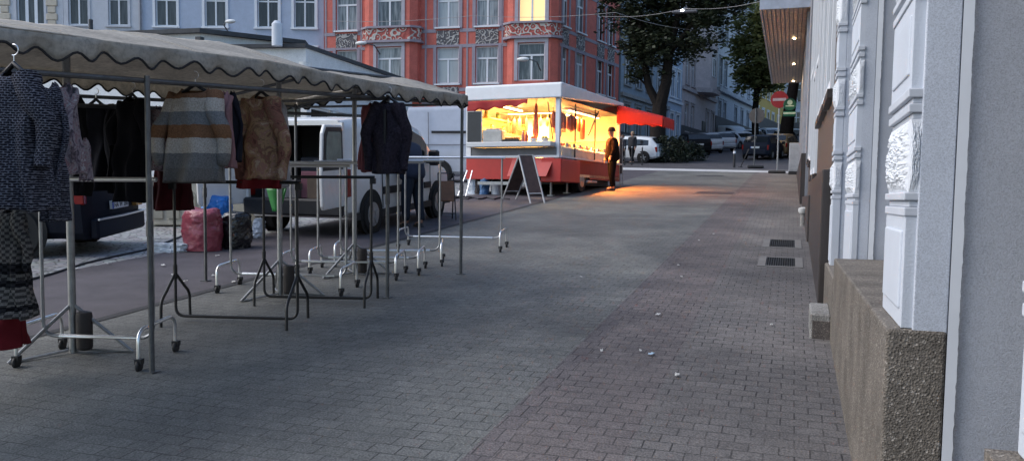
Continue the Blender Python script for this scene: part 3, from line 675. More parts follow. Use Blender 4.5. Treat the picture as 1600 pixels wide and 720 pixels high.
# ---------------------------------------------------------------- market stalls
def fl(s, off=0.0, h=0.0):
    """a point on the stall: s along its front, off back from it, h above the slope"""
    x = -3.95 + .107 * (s - 4.48) - off * .994; y = s + off * .107
    return Vector((x, y, G(x, y) + h))
def stall(name, label, s0, s1, dz, posts, center, seed):
    o = fl(s0); r = thing(name, label, 'market stall', o)
    L = lambda s, off, h: fl(s, off, h) - o
    RO, BO = .85, 2.35
    def pw(s, P):
        for (a, va), (b, vb) in zip(P, P[1:]):
            if s <= b: return va + (vb - va) * max(0, (s - a)) / (b - a)
        return P[-1][1]
    def EH(s): return pw(s, [(3, 2.12), (5.6, 2.115), (7.4, 2.02), (9, 1.99)]) + dz
    def RH(s): return pw(s, [(3, 2.27), (4.6, 2.30), (6.1, 2.345), (6.9, 2.20), (7.8, 2.19), (9, 2.22)]) + dz
    def sag(t): return -.045 * math.sin(PI * ((t * (s1 - s0) / 1.45) % 1.0)) - .02 * math.sin(PI * t)
    def front(u, v):
        s = s0 + (s1 - s0) * u; w = v; h = RH(s) + (EH(s) - RH(s)) * (w ** 1.15) + sag(u) * .35 * (1 - abs(2 * w - 1) * .5)
        h += .022 * noise.noise((s * 2.2, w * 1.5, seed)) + .010 * noise.noise((s * 7 + w * 3, w * 2, seed)); return L(s, RO * (1 - w) - .03 * w, h)
    def rear(u, v):
        s = s0 + (s1 - s0) * u; h = RH(s) + (EH(s) - RH(s)) * v + sag(u) * .35 * (1 - v); return L(s, RO + (BO - RO) * v, h)
    mb = MB(); mb.grid(front, 60, 10); mb.grid(rear, 60, 10)
    tr = MB()
    def val(u, off, flip):
        s = s0 + (s1 - s0) * u; ph = s * 2 * PI / .235 + seed + .8 * math.sin(s * 3.1)
        drop = .108 + .028 * math.sin(ph) + .012 * math.sin(ph * .37 + 1); sw = .022 * math.sin(ph * .5 + 2)
        return s, drop, sw
    for off, base in ((-.03, 0), (BO, 1)):
        def v_(u, v):
            s, dr, sw = val(u, off, 0); return L(s, off + (sw * v if not base else -sw * v), EH(s) - dr * v)
        mb.grid(v_, 200, 3)
        tr.tube([v_(i / 200, 1.0) for i in range(201)], .0085, 5)
    for s_, sg in ((s0, -1), (s1, 1)):
        def ge(u, v):
            off = -.03 + (BO + .03) * u
            eh, rh = EH(s_), RH(s_); top = rh + (eh - rh) * (max(0, 1 - off / RO)) ** 1.15 if off < RO else rh + (eh - rh) * (off - RO) / (BO - RO)
            ph = off * 2 * PI / .235; return L(s_ + sg * .01, off, top - (.12 + .035 * math.sin(ph)) * v)
        mb.grid(ge, 50, 3); tr.tube([ge(i / 50, 1.0) for i in range(51)], .011, 5)
    cn = mb.build('canopy', CANV, r, solid=.004)
    sm = MB(); s = s0 + .45
    while s < s1: MB().tube([front((s - s0) / (s1 - s0), i / 12) + Vector((0, 0, .002)) for i in range(13)], .006, 4).build('seam', mat('seam_thread', (.40, .37, .32), .9), cn); s += 1.05
    tr.build('canopy_trim', CTRIM, r)
    fr = MB()
    for off, h in ((.02, 1.90 + dz), (BO - .06, 1.90 + dz), (RO, 2.2 + dz), (1.35, 1.78 + dz)): fr.tube([L(s0 + .03, off, h), L(s1 - .03, off, h)], .017, 8)
    for s in [s0 + .05, s1 - .05] + posts[1:-1]:
        fr.tube([L(s, .02, 1.90 + dz), L(s, RO, RH(s) - .05)], .015, 7); fr.tube([L(s, RO, RH(s) - .05), L(s, BO - .06, 1.90 + dz)], .015, 7)
        fr.tube([L(s, .02, 1.895 + dz), L(s, BO - .06, 1.895 + dz)], .014, 7)
    fr.build('roof_frame', STD, r)
    for s in posts:
        for off in (.0, BO - .06):
            p = MB(); p.tube([L(s, off, 0), L(s, off, 1.93 + dz)], .0165 if off else .018, 9); p.tube([L(s, off, .9), L(s, off, 1.0)], .023, 9); p.bx(-.04, .04, -.04, .04, .0, .012, T=Matrix.Translation(L(s, off, .002))); p.build('post', STD, r)
    for s, off in center:
        p = MB(); p.tube([L(s, off, 0), L(s, off, 2.12 + dz)], .026, 10)
        c = L(s, off, 0); gz = lambda dx, dy: GA * dx + GB * dy
        for a in (.35, 2.3, 4.3):
            dx, dy = .42 * math.cos(a), .42 * math.sin(a); p.tube([c + Vector((0, 0, .36)), c + Vector((dx, dy, gz(dx, dy) + .012))], .013, 7); p.tube([c + Vector((dx * .08, dy * .08, .03)), c + Vector((dx, dy, gz(dx, dy) + .015))], .010, 6)
        p.build('braced_post', STL, r)
        w = MB(); w.lathe([(.03, .0), (.052, .012), (.055, .03), (.055, .25), (.05, .27), (.02, .28)], c + Vector((.085, .02, .03)), 16); w.build('ballast_weight', mat('ballast', (.03, .024, .024), .6), r)
    return r
stall('market_stall', 'market stall with a faded beige canvas roof and scalloped dark-edged valance', 3.45, 8.87, 0, [4.48, 7.3, 8.80], [(4.62, .92), (6.95, 1.0), (8.3, 1.08)], .3)
stall('market_stall', 'neighbouring market stall canopy cut off at the left edge', .6, 3.42, .05, [.8, 2.2], [], 1.9)

# ---------------------------------------------------------------- clothes racks
def arc(p, q, c, n=5):
    return [(1 - t) ** 2 * Vector(p) + 2 * t * (1 - t) * Vector(c) + t * t * Vector(q) for t in [i / n for i in range(n + 1)]]
def chrome_rack(label, cx, cy, rz, L=1.37, hh=1.24):
    r = thing('clothes_rack', label, 'clothes rack', gp(cx, cy), rz, 'chrome clothes racks')
    a = L / 2; b = .16
    lp = MB(); lp.tube([(-a, 0, hh)] + arc((-a, 0, b + .1), (-a + .1, 0, b), (-a, 0, b)) + arc((a - .1, 0, b), (a, 0, b + .1), (a, 0, b)) + [(a, 0, hh)], .0125, 9); lp.shear(rz); lp.build('frame', STL, r)
    rl = MB(); rl.tube([(-a - .04, 0, hh + .012), (a + .04, 0, hh + .012)], .016, 10); rl.shear(rz); rl.build('rail', CHR, r)
    lb = MB(); lb.tube([(-a + .12, 0, b), (a - .12, 0, b)], .0133, 9); lb.shear(rz); lb.build('lower_bar', CHR, r)
    for sx in (-a, a):
        f = MB(); y = .25; t = .27; x = sx + (.028 if sx > 0 else -.028)
        f.tube([(x, -y, .075)] + arc((x, -y, t - .09), (x, -y + .09, t), (x, -y, t)) + arc((x, y - .09, t), (x, y, t - .09), (x, y, t)) + [(x, y, .075)], .0125, 9); f.shear(rz); fo = f.build('foot', CHR, r)
        for sy in (-y, y):
            w = MB(); w.lathe([(.012, -.011), (.036, -.011), (.04, -.006), (.04, .006), (.036, .011), (.012, .011)], (x + .01, sy - .012, .04), 14, axis='x')
            w.bx(x - .014, x + .034, sy - .03, sy + .012, .05, .085); w.shear(rz); w.build('caster', PLB, r)
    return r
def RK(label, pa, pb):
    """rack whose lower bar runs between two photo points, 0.16 m above the street"""
    A, B = at(*pa, dz=.16), at(*pb, dz=.16); c = (A + B) / 2; v = B - A
    return chrome_rack(label, c.x, c.y, math.atan2(v.y, v.x), math.hypot(v.x, v.y))
RK('chrome clothes rack standing farthest out, bare rail ending in front of the food trailer', (633, 369), (783, 372))
RK('bare chrome clothes rack, second of the nested rows counted from the trailer', (532, 392), (687, 391))
RK('bare chrome clothes rack, third of the nested rows counted from the trailer', (497, 402), (655, 403))
RK('bare chrome clothes rack in the fourth nested row, under the tie-dyed jumper', (455, 408), (622, 410))
RK('chrome clothes rack in front of the red sack, its left foot on the lane edge', (361, 427), (541, 431))
RK('chrome clothes rack nearest the camera, its wheeled foot below the striped jumper', (68, 524), (240, 528))
def black_rack(label, pa, pb, hh=1.16):
    A, B = at(*pa, dz=.05), at(*pb, dz=.05); c = (A + B) / 2; v = B - A; rz = math.atan2(v.y, v.x); a = v.length / 2
    r = thing('clothes_rack', label, 'clothes rack', gp(c.x, c.y), rz, 'black clothes racks')
    m = MB(); m.tube([(-a, 0, hh)] + arc((-a, 0, .13), (-a + .08, 0, .05), (-a, 0, .05)) + arc((a - .08, 0, .05), (a, 0, .13), (a, 0, .05)) + [(a, 0, hh)], .0125, 8); m.shear(rz); m.build('frame', BLK, r)
    rl = MB(); rl.tube([(-a - .03, 0, hh + .01), (a + .03, 0, hh + .01)], .014, 8); rl.bx(-a - .04, -a + .01, -.02, .02, hh - .05, hh); rl.bx(a - .01, a + .04, -.02, .02, hh - .05, hh); rl.shear(rz); rl.build('rail', BLK, r)
    for sx in (-a, a):
        f = MB()
        for sy in (-1, 1): f.tube([(sx, sy * .012, .4), (sx, sy * .16, .27)] + arc((sx, sy * .18, .255), (sx, sy * .235, .16), (sx, sy * .235, .215)) + [(sx, sy * .24, .0)], .0125, 8)
        f.tube([(sx, 0, .36), (sx, 0, .48)], .018, 8); f.shear(rz); f.build('foot', BLK, r)
    return r
black_rack('black tubular clothes rack with splayed feet, second nearest to the camera', (275, 493), (465, 498))
black_rack('black tubular clothes rack with splayed feet between the chrome racks', (413, 463), (580, 466))

# ---------------------------------------------------------------- garments on hangers
HANG = mat('hanger_plastic', (.012, .012, .014), .4)
def garment(name, label, cat, cx, top, bot, hw, Y, m, rz=0.0, slv=.7, flare=1.05, thick=.10, sleeve=True, neck=.28, hanger=True, vneck=.045, open_front=False, hlabel=None, hem_m=None, waist=1.0, hookpy=None):
    p = atY(cx, top, Y); D = depth(p); k = D / F
    W = hw * k; L = (bot - top) * k; ang = math.atan2(ROT[0][0] * 0 + .312, .95) * 0 + rz + .12
    r = thing(name, label, cat, (p.x, p.y, p.z - L), ang, 'garments hanging on the stall')
    bw = .87 if sleeve else 1.0; seed = cx * .13; nu, nv = 44, 30; sl = .065 + W * .10
    mb = MB()
    def body(u, v):
        a = 2 * PI * u; z = L * v
        if z < L - sl:
            q = 1 - z / (L - sl); rx = W * (bw + (flare - 1) * q) * (1 - (1 - waist) * math.sin(PI * min(1, q * 1.3)) ** 2); ry = thick * (.75 + .45 * q)
        else:
            q = (z - (L - sl)) / sl; rx = W * (bw - q * (bw - neck * .9)); ry = thick * (.75 - .28 * q ** 1.5)
        dq = 1 - v
        fold = 1 + (.14 + .46 * dq) * .7 * math.sin(a * 5 + seed + 3 * noise.noise((u * 2, v * 1.5, seed))) * min(1, dq * 2)
        x = rx * math.copysign(abs(math.cos(a)) ** .8, math.cos(a)); y = ry * math.sin(a) * fold
        y += .03 * noise.noise((x * 9, z * 4, seed)) + .014 * noise.noise((x * 24, z * 9, seed)); x += .02 * noise.noise((z * 5, seed, 1)); zz = z + .018 * noise.noise((u * 6, seed, 0)) * (1 if v < .05 else 0)
        if v > .93 and math.sin(a) < 0: zz -= vneck * (v - .93) / .07 * abs(math.sin(a)) ** .7
        if v > .93 and math.sin(a) >= 0: zz -= .3 * vneck * (v - .93) / .07 * abs(math.sin(a))
        return (x, y, zz)
    mb.grid(body, nu, nv)
    if sleeve:
        for s in (-1, 1):
            pts = []; rr = []
            n_ = 11
            for i in range(n_):
                t = i / (n_ - 1); SL = slv * L
                sw_ = (W * .93 + .02) * (1.0 + .08 * s * math.sin(seed * 3)); pts.append((s * (W * .58 + (sw_ - W * .58) * min(1, t * 1.9) ** .8 + .012 * math.sin(t * 9 + seed)), -.045 * t - .01 + .03 * math.sin(t * 5 + seed + s), L - sl * .62 - SL * t ** 1.15)); rr.append(min(.075, W * .42) * (1 - .42 * t) * (1 + .07 * math.sin(t * 19 + seed * 5)) * (.92 if i < n_ - 1 else .8))
            mb.tube(pts, rr, 12)
    o = mb.build('cloth', m, r, sharp=80, solid=.004)
    if open_front:
        ob = MB(); ob.bx(-.008, .012, -thick * 1.25, -thick * .95, .02, L - sl - .02); ob.build('front_placket', hem_m or m, r)
    if hanger:
        hk = thing('coat_hanger', hlabel or ('black hanger carrying the ' + label), 'coat hanger', (p.x, p.y, p.z - .01), ang, 'coat hangers')
        hb = MB(); hb.tube([(-W * .85, 0, -sl * .75), (-W * .3, 0, -.005), (0, 0, .035), (W * .3, 0, -.005), (W * .85, 0, -sl * .75)], [.008, .013, .014, .013, .008], 8); hb.build('hanger_arms', HANG, hk)
        hh = MB(); hook = [(0, 0, .035), (0, 0, .075)] + [(.026 * math.cos(t), 0, .10 + .026 * math.sin(t)) for t in [-PI * .6 + i * .45 for i in range(9)]]; hh.tube(hook, .003, 6); hh.build('hook', CHR, hk)
    return r
MK = m_knit('black_white_knit', (.009, .009, .016), (.17, .18, .22))
garment('jumper', 'large black jumper with white knit flecks at the left edge', 'jumper', 22, 108, 328, 52, 3.15, MK, slv=.62, thick=.12, hlabel='dark hanger inside the large flecked jumper at the left edge')
garment('jumper', 'narrow sleeve-on flecked black jumper just behind the large one', 'jumper', 84, 128, 345, 13, 3.62, MK, thick=.07, slv=.8, hanger=False)
MF = m_blotch('floral_cloth', [(.05, .05, .06), (.16, .12, .15), (.30, .28, .30), (.20, .10, .12), (.36, .36, .38)], 13)
garment('blouse', 'grey and pink flowered blouse seen edge-on beside the flecked jumpers', 'blouse', 103, 128, 272, 15, 3.95, MF, thick=.08, slv=.8, hanger=False)
MN = mat('navy_cloth', (.010, .011, .018), .9, var=.3, scale=9, bump=.3, spec=.15)
garment('jacket', 'plain navy jacket hanging left of the stall post', 'jacket', 150, 160, 298, 32, 5.7, MN, slv=.85, thick=.1, vneck=.05, hlabel='black hanger in the plain navy jacket')
garment('dress', 'long black dress with bare hanger neck beside the stall post', 'dress', 207, 152, 315, 25, 5.5, mat('black_cloth', (.009, .009, .013), .9, var=.3, bump=.3, spec=.15), slv=.4, thick=.11, flare=1.25, hlabel='black hanger sticking out of the long black dress')
MS = m_bands('striped_knit', [(0, (.15, .145, .14)), (.16, (.17, .17, .17)), (.32, (.42, .39, .35)), (.48, (.19, .10, .055)), (.62, (.17, .18, .19)), (.76, (.42, .39, .35)), (.90, (.18, .095, .055))], .0, .645)
garment('jumper', 'striped jumper in white, grey and rust bands under the stall edge', 'jumper', 305, 138, 284, 52, 4.95, MS, slv=.74, thick=.11, neck=.52, hlabel='black hanger in the neck of the striped jumper')
garment('cardigan', 'dusty pink cardigan edge showing behind the striped jumper', 'cardigan', 352, 142, 262, 11, 5.15, mat('pink_cloth', (.26, .15, .16), .9, var=.25, bump=.4, spec=.1), thick=.07, slv=.9, hanger=False)
garment('blouse', 'dark narrow blouse between striped and tie-dyed jumpers', 'blouse', 366, 142, 252, 8, 5.28, MN, thick=.06, slv=.9, hanger=False)
MT = m_blotch('tie_dye', [(.10, .045, .035), (.22, .10, .075), (.14, .08, .055), (.30, .20, .11), (.24, .12, .10), (.36, .28, .2)], 8)
garment('jumper', 'brown tie-dyed jumper hanging right of the striped one', 'jumper', 408, 148, 280, 35, 5.75, MT, slv=.92, thick=.1, hlabel='black hanger in the brown tie-dyed jumper')
MRN = mat('maroon_cloth', (.14, .014, .02), .9, var=.3, bump=.3, spec=.15)
garment('top', 'deep red top peeping out below the tie-dyed jumper', 'top', 404, 152, 294, 34, 5.98, MRN, sleeve=False, thick=.09, hanger=False)
garment('top', 'pale grey top showing along the tie-dyed jumper', 'top', 440, 158, 292, 10, 6.2, mat('pale_grey_cloth', (.32, .32, .34), .9, bump=.3), thick=.06, sleeve=False, hanger=False)
garment('skirt', 'dark maroon skirt hanging behind the striped jumper', 'skirt', 268, 180, 328, 22, 6.1, mat('dark_maroon_cloth', (.055, .010, .014), .9, var=.3, bump=.3, spec=.1), sleeve=False, flare=1.4, thick=.12, hanger=False)
MFU = mat('fur_dark', (.028, .024, .034), .95, var=.55, scale=45, bump=1.0, bscale=55, spec=.1)
garment('jacket', 'dark shaggy jacket with a zip hanging alone near the far end', 'jacket', 608, 156, 271, 29, 7.25, MFU, slv=.88, thick=.1, vneck=.08, open_front=True, hem_m=BLK, hlabel='black hanger in the dark shaggy jacket')
garment('cardigan', 'dusty rose cardigan tucked against the shaggy jacket', 'cardigan', 582, 160, 268, 14, 7.45, mat('rose_cloth', (.24, .085, .095), .9, var=.25, bump=.4, spec=.1), thick=.08, slv=.9, flare=1.4, hanger=False)
MP = m_bands('plaid_knit', [(0, (.20, .19, .185)), (.08, (.03, .03, .035)), (.12, (.2, .19, .18)), (.26, (.03, .03, .035)), (.31, (.15, .145, .14)), (.36, (.03, .03, .035)), (.44, (.17, .16, .155)), (.6, (.14, .135, .13))], 0, .8, .03, check=55)
garment('dress', 'grey banded knit dress hanging low at the left edge', 'dress', 18, 322, 498, 26, 3.9, MP, slv=.5, thick=.09, hanger=False)
garment('skirt', 'red cloth hem below the grey banded dress', 'skirt', 12, 470, 540, 22, 4.05, MRN, sleeve=False, thick=.09, hanger=False)
garment('blouse', 'faded pink and grey blouse squeezed between stall post and striped jumper', 'blouse', 247, 165, 266, 9, 5.6, MF, thick=.06, slv=.8, hanger=False)
garment('cardigan', 'black cardigan edge-on between the navy jacket and the black dress', 'cardigan', 182, 158, 300, 9, 5.62, mat('black_cloth', (.009, .009, .013), .9), thick=.07, slv=.8, hanger=False)
garment('jacket', 'charcoal jacket edge-on between flowered blouse and navy jacket', 'jacket', 122, 150, 305, 10, 5.3, mat('charcoal_cloth', (.022, .022, .027), .9, var=.3, bump=.3, spec=.1), thick=.08, slv=.85, hanger=False)
garment('scarf', 'thin patterned scarf with a white tag beside the flecked jumpers', 'scarf', 132, 215, 282, 6, 4.2, MF, sleeve=False, thick=.03, hanger=False)
# ---------------------------------------------------------------- vehicles
KINDS = {
 'hatch': dict(L=3.95, W=1.68, H=1.46, fz=[(-1.97, .64, .38, .78, .80), (-1.9, .78, .28, .90, 1.02), (-1.6, .83, .22, .93, 1.38), (-1.0, .84, .2, .92, 1.45), (0.0, .84, .2, .90, 1.46), (.45, .84, .2, .89, 1.36), (1.2, .82, .2, .88, .92), (1.75, .78, .24, .76, .79), (1.97, .62, .36, .60, .62)], side=[(-1.45, -.75), (-.68, .1), (.17, .85)], ws=(4.6, 5.95), rw=(1.05, 1.95), ax=(-1.2, 1.22), wr=.29),
 'wagon': dict(L=4.6, W=1.78, H=1.48, fz=[(-2.3, .68, .4, .82, .84), (-2.22, .84, .28, .96, 1.06), (-1.85, .88, .22, .97, 1.42), (-1.1, .89, .2, .95, 1.48), (0.0, .89, .2, .93, 1.48), (.5, .89, .2, .92, 1.38), (1.3, .87, .2, .90, .95), (2.0, .82, .24, .76, .79), (2.3, .64, .38, .60, .62)], side=[(-1.8, -1.0), (-.92, .0), (.08, .95)], ws=(4.6, 5.95), rw=(1.05, 1.95), ax=(-1.35, 1.4), wr=.31),
 'mpv': dict(L=4.4, W=1.8, H=1.66, fz=[(-2.2, .74, .27, .86, .88), (-2.12, .87, .22, .98, 1.10), (-1.8, .9, .24, 1.02, 1.58), (-1.0, .9, .22, 1.0, 1.66), (0.0, .9, .22, .98, 1.66), (.5, .9, .22, .97, 1.55), (1.35, .88, .22, .95, 1.0), (1.95, .83, .26, .8, .83), (2.2, .66, .4, .62, .64)], side=[(-1.7, -.95), (-.87, .0), (.08, .98)], ws=(4.6, 5.95), rw=(1.05, 1.95), ax=(-1.3, 1.32), wr=.33),
 'bigvan': dict(L=5.6, W=1.98, H=2.5, fz=[(-2.8, .94, .36, 1.2, 2.36), (-2.76, .98, .3, 1.25, 2.48), (-1.0, .99, .28, 1.25, 2.52), (.8, .99, .28, 1.24, 2.5), (1.35, .98, .28, 1.22, 2.3), (2.1, .96, .28, 1.2, 1.3), (2.6, .9, .3, .95, 1.0), (2.8, .74, .4, .7, .72)], side=[(.75, 1.6)], ws=(4.1, 4.95), rw=None, ax=(-1.75, 1.85), wr=.34),
 'van': dict(L=4.4, W=1.8, H=1.82, fz=[(-2.2, .84, .38, 1.05, 1.72), (-2.1, .89, .3, 1.07, 1.79), (-1.6, .9, .27, 1.06, 1.835), (-1.0, .9, .27, 1.06, 1.84), (.2, .9, .26, 1.04, 1.82), (.75, .9, .26, 1.03, 1.68), (1.55, .88, .26, 1.0, 1.06), (2.05, .82, .3, .84, .87), (2.2, .68, .4, .66, .68)], side=[(.0, .92)], ws=(4.1, 4.95), rw=None, ax=(-1.38, 1.34), wr=.31),
}
def paint(name, col): return mat('paint_' + name, col, .38 if max(col) > .1 else .5, var=.06, coat=.5 if max(col) > .1 else 0.0, spec=.5 if max(col) > .1 else .12)
def vehicle(name, label, cat, x, y, hd, kind, col, group=None, plate=None, open_rear=False, trim=False):
    K = KINDS[kind]; st = K['fz']; r = thing(name, label, cat, gp(x, y), hd, group, tilt=True)
    P = paint(*col)
    def S(xx):
        for a, b in zip(st, st[1:]):
            if a[0] <= xx <= b[0]:
                t = (xx - a[0]) / (b[0] - a[0]); return [p + (q - p) * t for p, q in zip(a, b)]
        return list(st[0] if xx < st[0][0] else st[-1])
    H_ = K['H']
    def ring(q):
        xx, w, z0, zb, zr = q; cab = max(0, min(1, (zr - zb) / .5)); rw = w * (1 - .05 * (1 - cab) - (.17 if H_ < 1.75 else .06) * cab)
        h = [(w * .86, z0), (w * .97, z0 + .09), (w, z0 + .34 * (zb - z0) + .1), (w * .985, zb - .04), (w * .965, zb), (rw + .02 * cab, zr - .15 * cab - .012), (rw - .015 * cab - .01, zr - .07 * cab - .008), (rw - .075, zr - .022 * cab - .004), (rw * .6, zr)]
        return [(xx, -a, b) for a, b in h] + [(xx, a, b) for a, b in reversed(h)]
    xs = sorted({q[0] for q in st} | {st[0][0] + (st[-1][0] - st[0][0]) * i / 22 for i in range(23)})
    rs = [ring(S(xx)) for xx in xs]; n = len(rs[0]); mb = MB(); vs = sum(rs, [])
    fs = [(i * n + j, i * n + (j + 1) % n, (i + 1) * n + (j + 1) % n, (i + 1) * n + j) for i in range(len(rs) - 1) for j in range(n)]
    fs.append(tuple(range((len(rs) - 1) * n, len(rs) * n)))
    if not open_rear: fs.append(tuple(range(n - 1, -1, -1)))
    mb.add(vs, fs, 0, True); body = mb.build('body', P, r, sharp=34)
    def gpt_(xx, t, off=.008):
        q = S(xx); cab = max(0, min(1, (q[4] - q[3]) / .5)); rw = q[1] * (1 - .05 * (1 - cab) - (.17 if H_ < 1.75 else .06) * cab) + .02 * cab
        a, b = q[1] * .965, q[3]; c, d = rw, q[4] - .15 * cab - .012
        return a + (c - a) * t + off, b + (d - b) * t
    for s in (-1, 1):
        for x0, x1 in K['side']:
            g = MB(); k = 4; vs = []
            for i in range(k + 1):
                xx = x0 + (x1 - x0) * i / k
                for t in (.1, .98):
                    yy, zz = gpt_(xx, t); vs.append((xx, s * yy, zz))
            g.add(vs, [(2 * i, 2 * i + 2, 2 * i + 3, 2 * i + 1) if s < 0 else (2 * i, 2 * i + 1, 2 * i + 3, 2 * i + 2) for i in range(k)]); g.build('side_window', CGL, r)
    def screen(a, b, nm):
        q0, q1 = S(a), S(b); lo, hi = (q0, q1) if q0[4] < q1[4] else (q1, q0)
        dz = hi[4] - lo[4]; dx = hi[0] - lo[0]; nrm = Vector((-dz, 0, dx)).normalized() if dx > 0 else Vector((dz, 0, -dx)).normalized()
        if nrm.z < 0: nrm = -nrm
        def pt(t, sy):
            z = lo[4] + dz * t; xx = lo[0] + dx * t; w = (lo[1] * .86 + (hi[1] * .80 - lo[1] * .86) * t); return Vector((xx, sy * w, z)) + nrm * .012
        g = MB(); g.add([pt(.08, -1), pt(.08, 1), pt(.92, 1), pt(.92, -1), pt(.08, 0) + nrm * .02, pt(.92, 0) + nrm * .02], [(0, 4, 5, 3), (4, 1, 2, 5)]); g.build(nm, CGL, r)
    f0, f1 = st[-3 if kind in ('bigvan', 'van') else -3][0], None
    if kind in ('bigvan', 'van'): screen(st[-3][0], st[-5][0] + .3, 'windscreen')
    else: screen(st[-3][0], st[-4][0] + .12, 'windscreen'); screen(st[1][0], st[2][0], 'rear_window')
    for ax_ in K['ax']:
        for s in (-1, 1):
            wr = K['wr']; w = S(ax_)[1]
            a = MB(); a.lathe([(wr + .07, -.012), (wr + .07, .006)], (ax_, s * w * .995, wr + .02), 26, axis='y'); a.build('wheel_arch', RUB, r)
            t = MB(); t.lathe([(wr * .6, -.09), (wr * .95, -.09), (wr, -.06), (wr, .06), (wr * .95, .09), (wr * .6, .09)], (0, 0, 0), 26, axis='y'); wo = t.build('wheel', RUB, r, loc=(ax_, s * (w - .055), wr))
            m_ = MB(); m_.lathe([(wr * .62, -.02), (wr * .58, .012), (wr * .2, .02), (.02, .03)], (0, s * .072, 0), 20, axis='y')
            for k in range(5):
                an_ = k * 2 * PI / 5; m_.bx(-.03, .03, -.012 + s * .09, .012 + s * .09, .05, wr * .58, T=Matrix.Rotation(an_, 4, 'Y'))
            m_.build('rim', RIM, wo)
    q0, q1 = st[0], st[-1]; lb = MB(); lb.rbx(-.07, .05, -q0[1] - .02, q0[1] + .02, q0[2] - .04, q0[2] + .22, .03, T=Matrix.Translation((q0[0] - .01, 0, 0))); lb.build('rear_bumper', PLB if trim else P, r)
    lb = MB(); lb.rbx(-.04, .07, -q1[1], q1[1], q1[2] - .06, q1[2] + .12, .03, T=Matrix.Translation((q1[0], 0, 0))); lb.build('front_bumper', PLB if trim else P, r)
    for s in (-1, 1):
        q = st[1]; tl = MB(); hgt = .30 if H_ < 1.75 else .45
        tl.rbx(q[0] - .045, q[0] + .10, s * q[1] * .985 - .075 if s > 0 else -q[1] * .985 - .015, s * q[1] * .985 + .015 if s > 0 else -q[1] * .985 + .075, q[3] - hgt, q[3] - .02, .012); tl.build('tail_light', TAIL, r)
        q = st[-2]; hl = MB(); hl.rbx(q[0] - .12, q[0] + .11, (s * q[1] * .74) - .16, (s * q[1] * .74) + .16, q[3] - .18, q[3] - .03, .02); hl.build('headlight', HEADL, r)
        mi = MB(); xx = K['side'][-1][1] - .02; q = S(xx); mi.rbx(xx - .05, xx + .09, -.09 + s * (q[1] + .12), .09 + s * (q[1] + .12), q[3] - .02, q[3] + (.17 if H_ < 1.75 else .26), .03); mi.bx(xx, xx + .04, min(s * q[1] * .95, s * (q[1] + .06)), max(s * q[1] * .95, s * (q[1] + .06)), q[3] + .02, q[3] + .06); mi.build('mirror', PLB, r)
    if not open_rear or plate:
        pl = MB(); zp = q0[2] + .36; pl.bx(q0[0] - .055, q0[0] - .02, -.26, .26, zp - .055, zp + .055); po = pl.build('number_plate', PLATE, r)
        pb = MB(); pb.bx(q0[0] - .058, q0[0] - .0555, .215, .258, zp - .053, zp + .053); pb.build('plate_strip', PBLU, po)
        if plate: text(plate, po, (q0[0] - .0585, .20, zp - .038), (PI / 2, 0, -PI / 2), .098, INK)
    return r
def text(s, parent, loc, rot, size, m, name='lettering', align='LEFT'):
    cu = bpy.data.curves.new('glyphs', 'FONT'); cu.body = s; cu.size = size; cu.extrude = .001; cu.align_x = align; cu.materials.append(m)
    t_ = bpy.data.objects.new('glyphs', cu); COL.objects.link(t_); bpy.context.view_layer.update(); me = bpy.data.meshes.new_from_object(t_.evaluated_get(bpy.context.evaluated_depsgraph_get())); bpy.data.objects.remove(t_); me.materials.clear(); me.materials.append(m)
    o = bpy.data.objects.new(name, me); COL.objects.link(o); o.parent = parent; o.location = loc; o.rotation_euler = rot; return o

# white van with its barn doors open
wv = vehicle('white_van', 'white delivery van with open rear doors parked behind the clothes racks', 'van', -7.25, 13.5, PI / 2 + .01, 'van', ('van_white', (.80, .80, .78)), open_rear=True, trim=True)
mb = MB(); x0, x1 = -2.185, -.6
mb.quad((x0, -.80, .56), (x1, -.80, .56), (x1, .80, .56), (x0, .80, .56)); mb.quad((x1, -.8, .56), (x1, -.8, 1.7), (x1, .8, 1.7), (x1, .8, .56))
mb.quad((x0, -.82, .56), (x0, -.80, 1.72), (x1, -.80, 1.72), (x1, -.82, .56)); mb.quad((x0, .82, .56), (x1, .82, .56), (x1, .80, 1.72), (x0, .80, 1.72)); mb.quad((x0, -.8, 1.72), (x0, .8, 1.72), (x1, .8, 1.72), (x1, -.8, 1.72))
mb.build('cargo_bay', mat('van_lining', (.05, .05, .052), .8), wv)
mb = MB(); mb.bx(-2.2, -2.12, -.86, .86, .38, .56); mb.bx(-2.2, -2.14, -.87, -.80, .56, 1.74); mb.bx(-2.2, -2.14, .80, .87, .56, 1.74); mb.bx(-2.2, -2.14, -.8, .8, 1.70, 1.77); mb.build('door_frame', paint('van_white', (.8, .8, .78)), wv)
def barn(sy, ang):
    D_ = bpy.data.objects.new('rear_door', None)
    mb = MB(); w = .82
    mb.ext([(0, .5), (w - .04, .5), (w, .55), (w, 1.06), (w - .07, 1.58), (w - .16, 1.70), (.06, 1.70), (0, 1.64)], 'y', -.024, .024)
    d = mb.build('rear_door', paint('van_white', (.8, .8, .78)), wv, loc=(-2.2, sy * .86, 0), rot=(0, 0, ang), bevel=.012)
    g = MB(); g.ext([(.04, 1.05), (w - .03, 1.05), (w - .10, 1.56), (w - .19, 1.67), (.08, 1.67), (.04, 1.62)], 'y', -.029, .029); g.build('door_surround', PLB, d, bevel=.01)
    g = MB(); g.ext([(.11, 1.12), (w - .12, 1.12), (w - .18, 1.52), (w - .24, 1.60), (.14, 1.60), (.11, 1.56)], 'y', -.033, .033); g.build('pane', mat('greenish_glass', (.10, .155, .135), .1, var=.35), d)
    g = MB(); g.bx(.25, .6, -.036, -.03, .62, .72); g.bx(.1, .12, -.037, -.029, .5, .56); g.build('handle', PLB, d)
barn(-1, PI + .12); barn(1, PI - .35)
mb = MB()
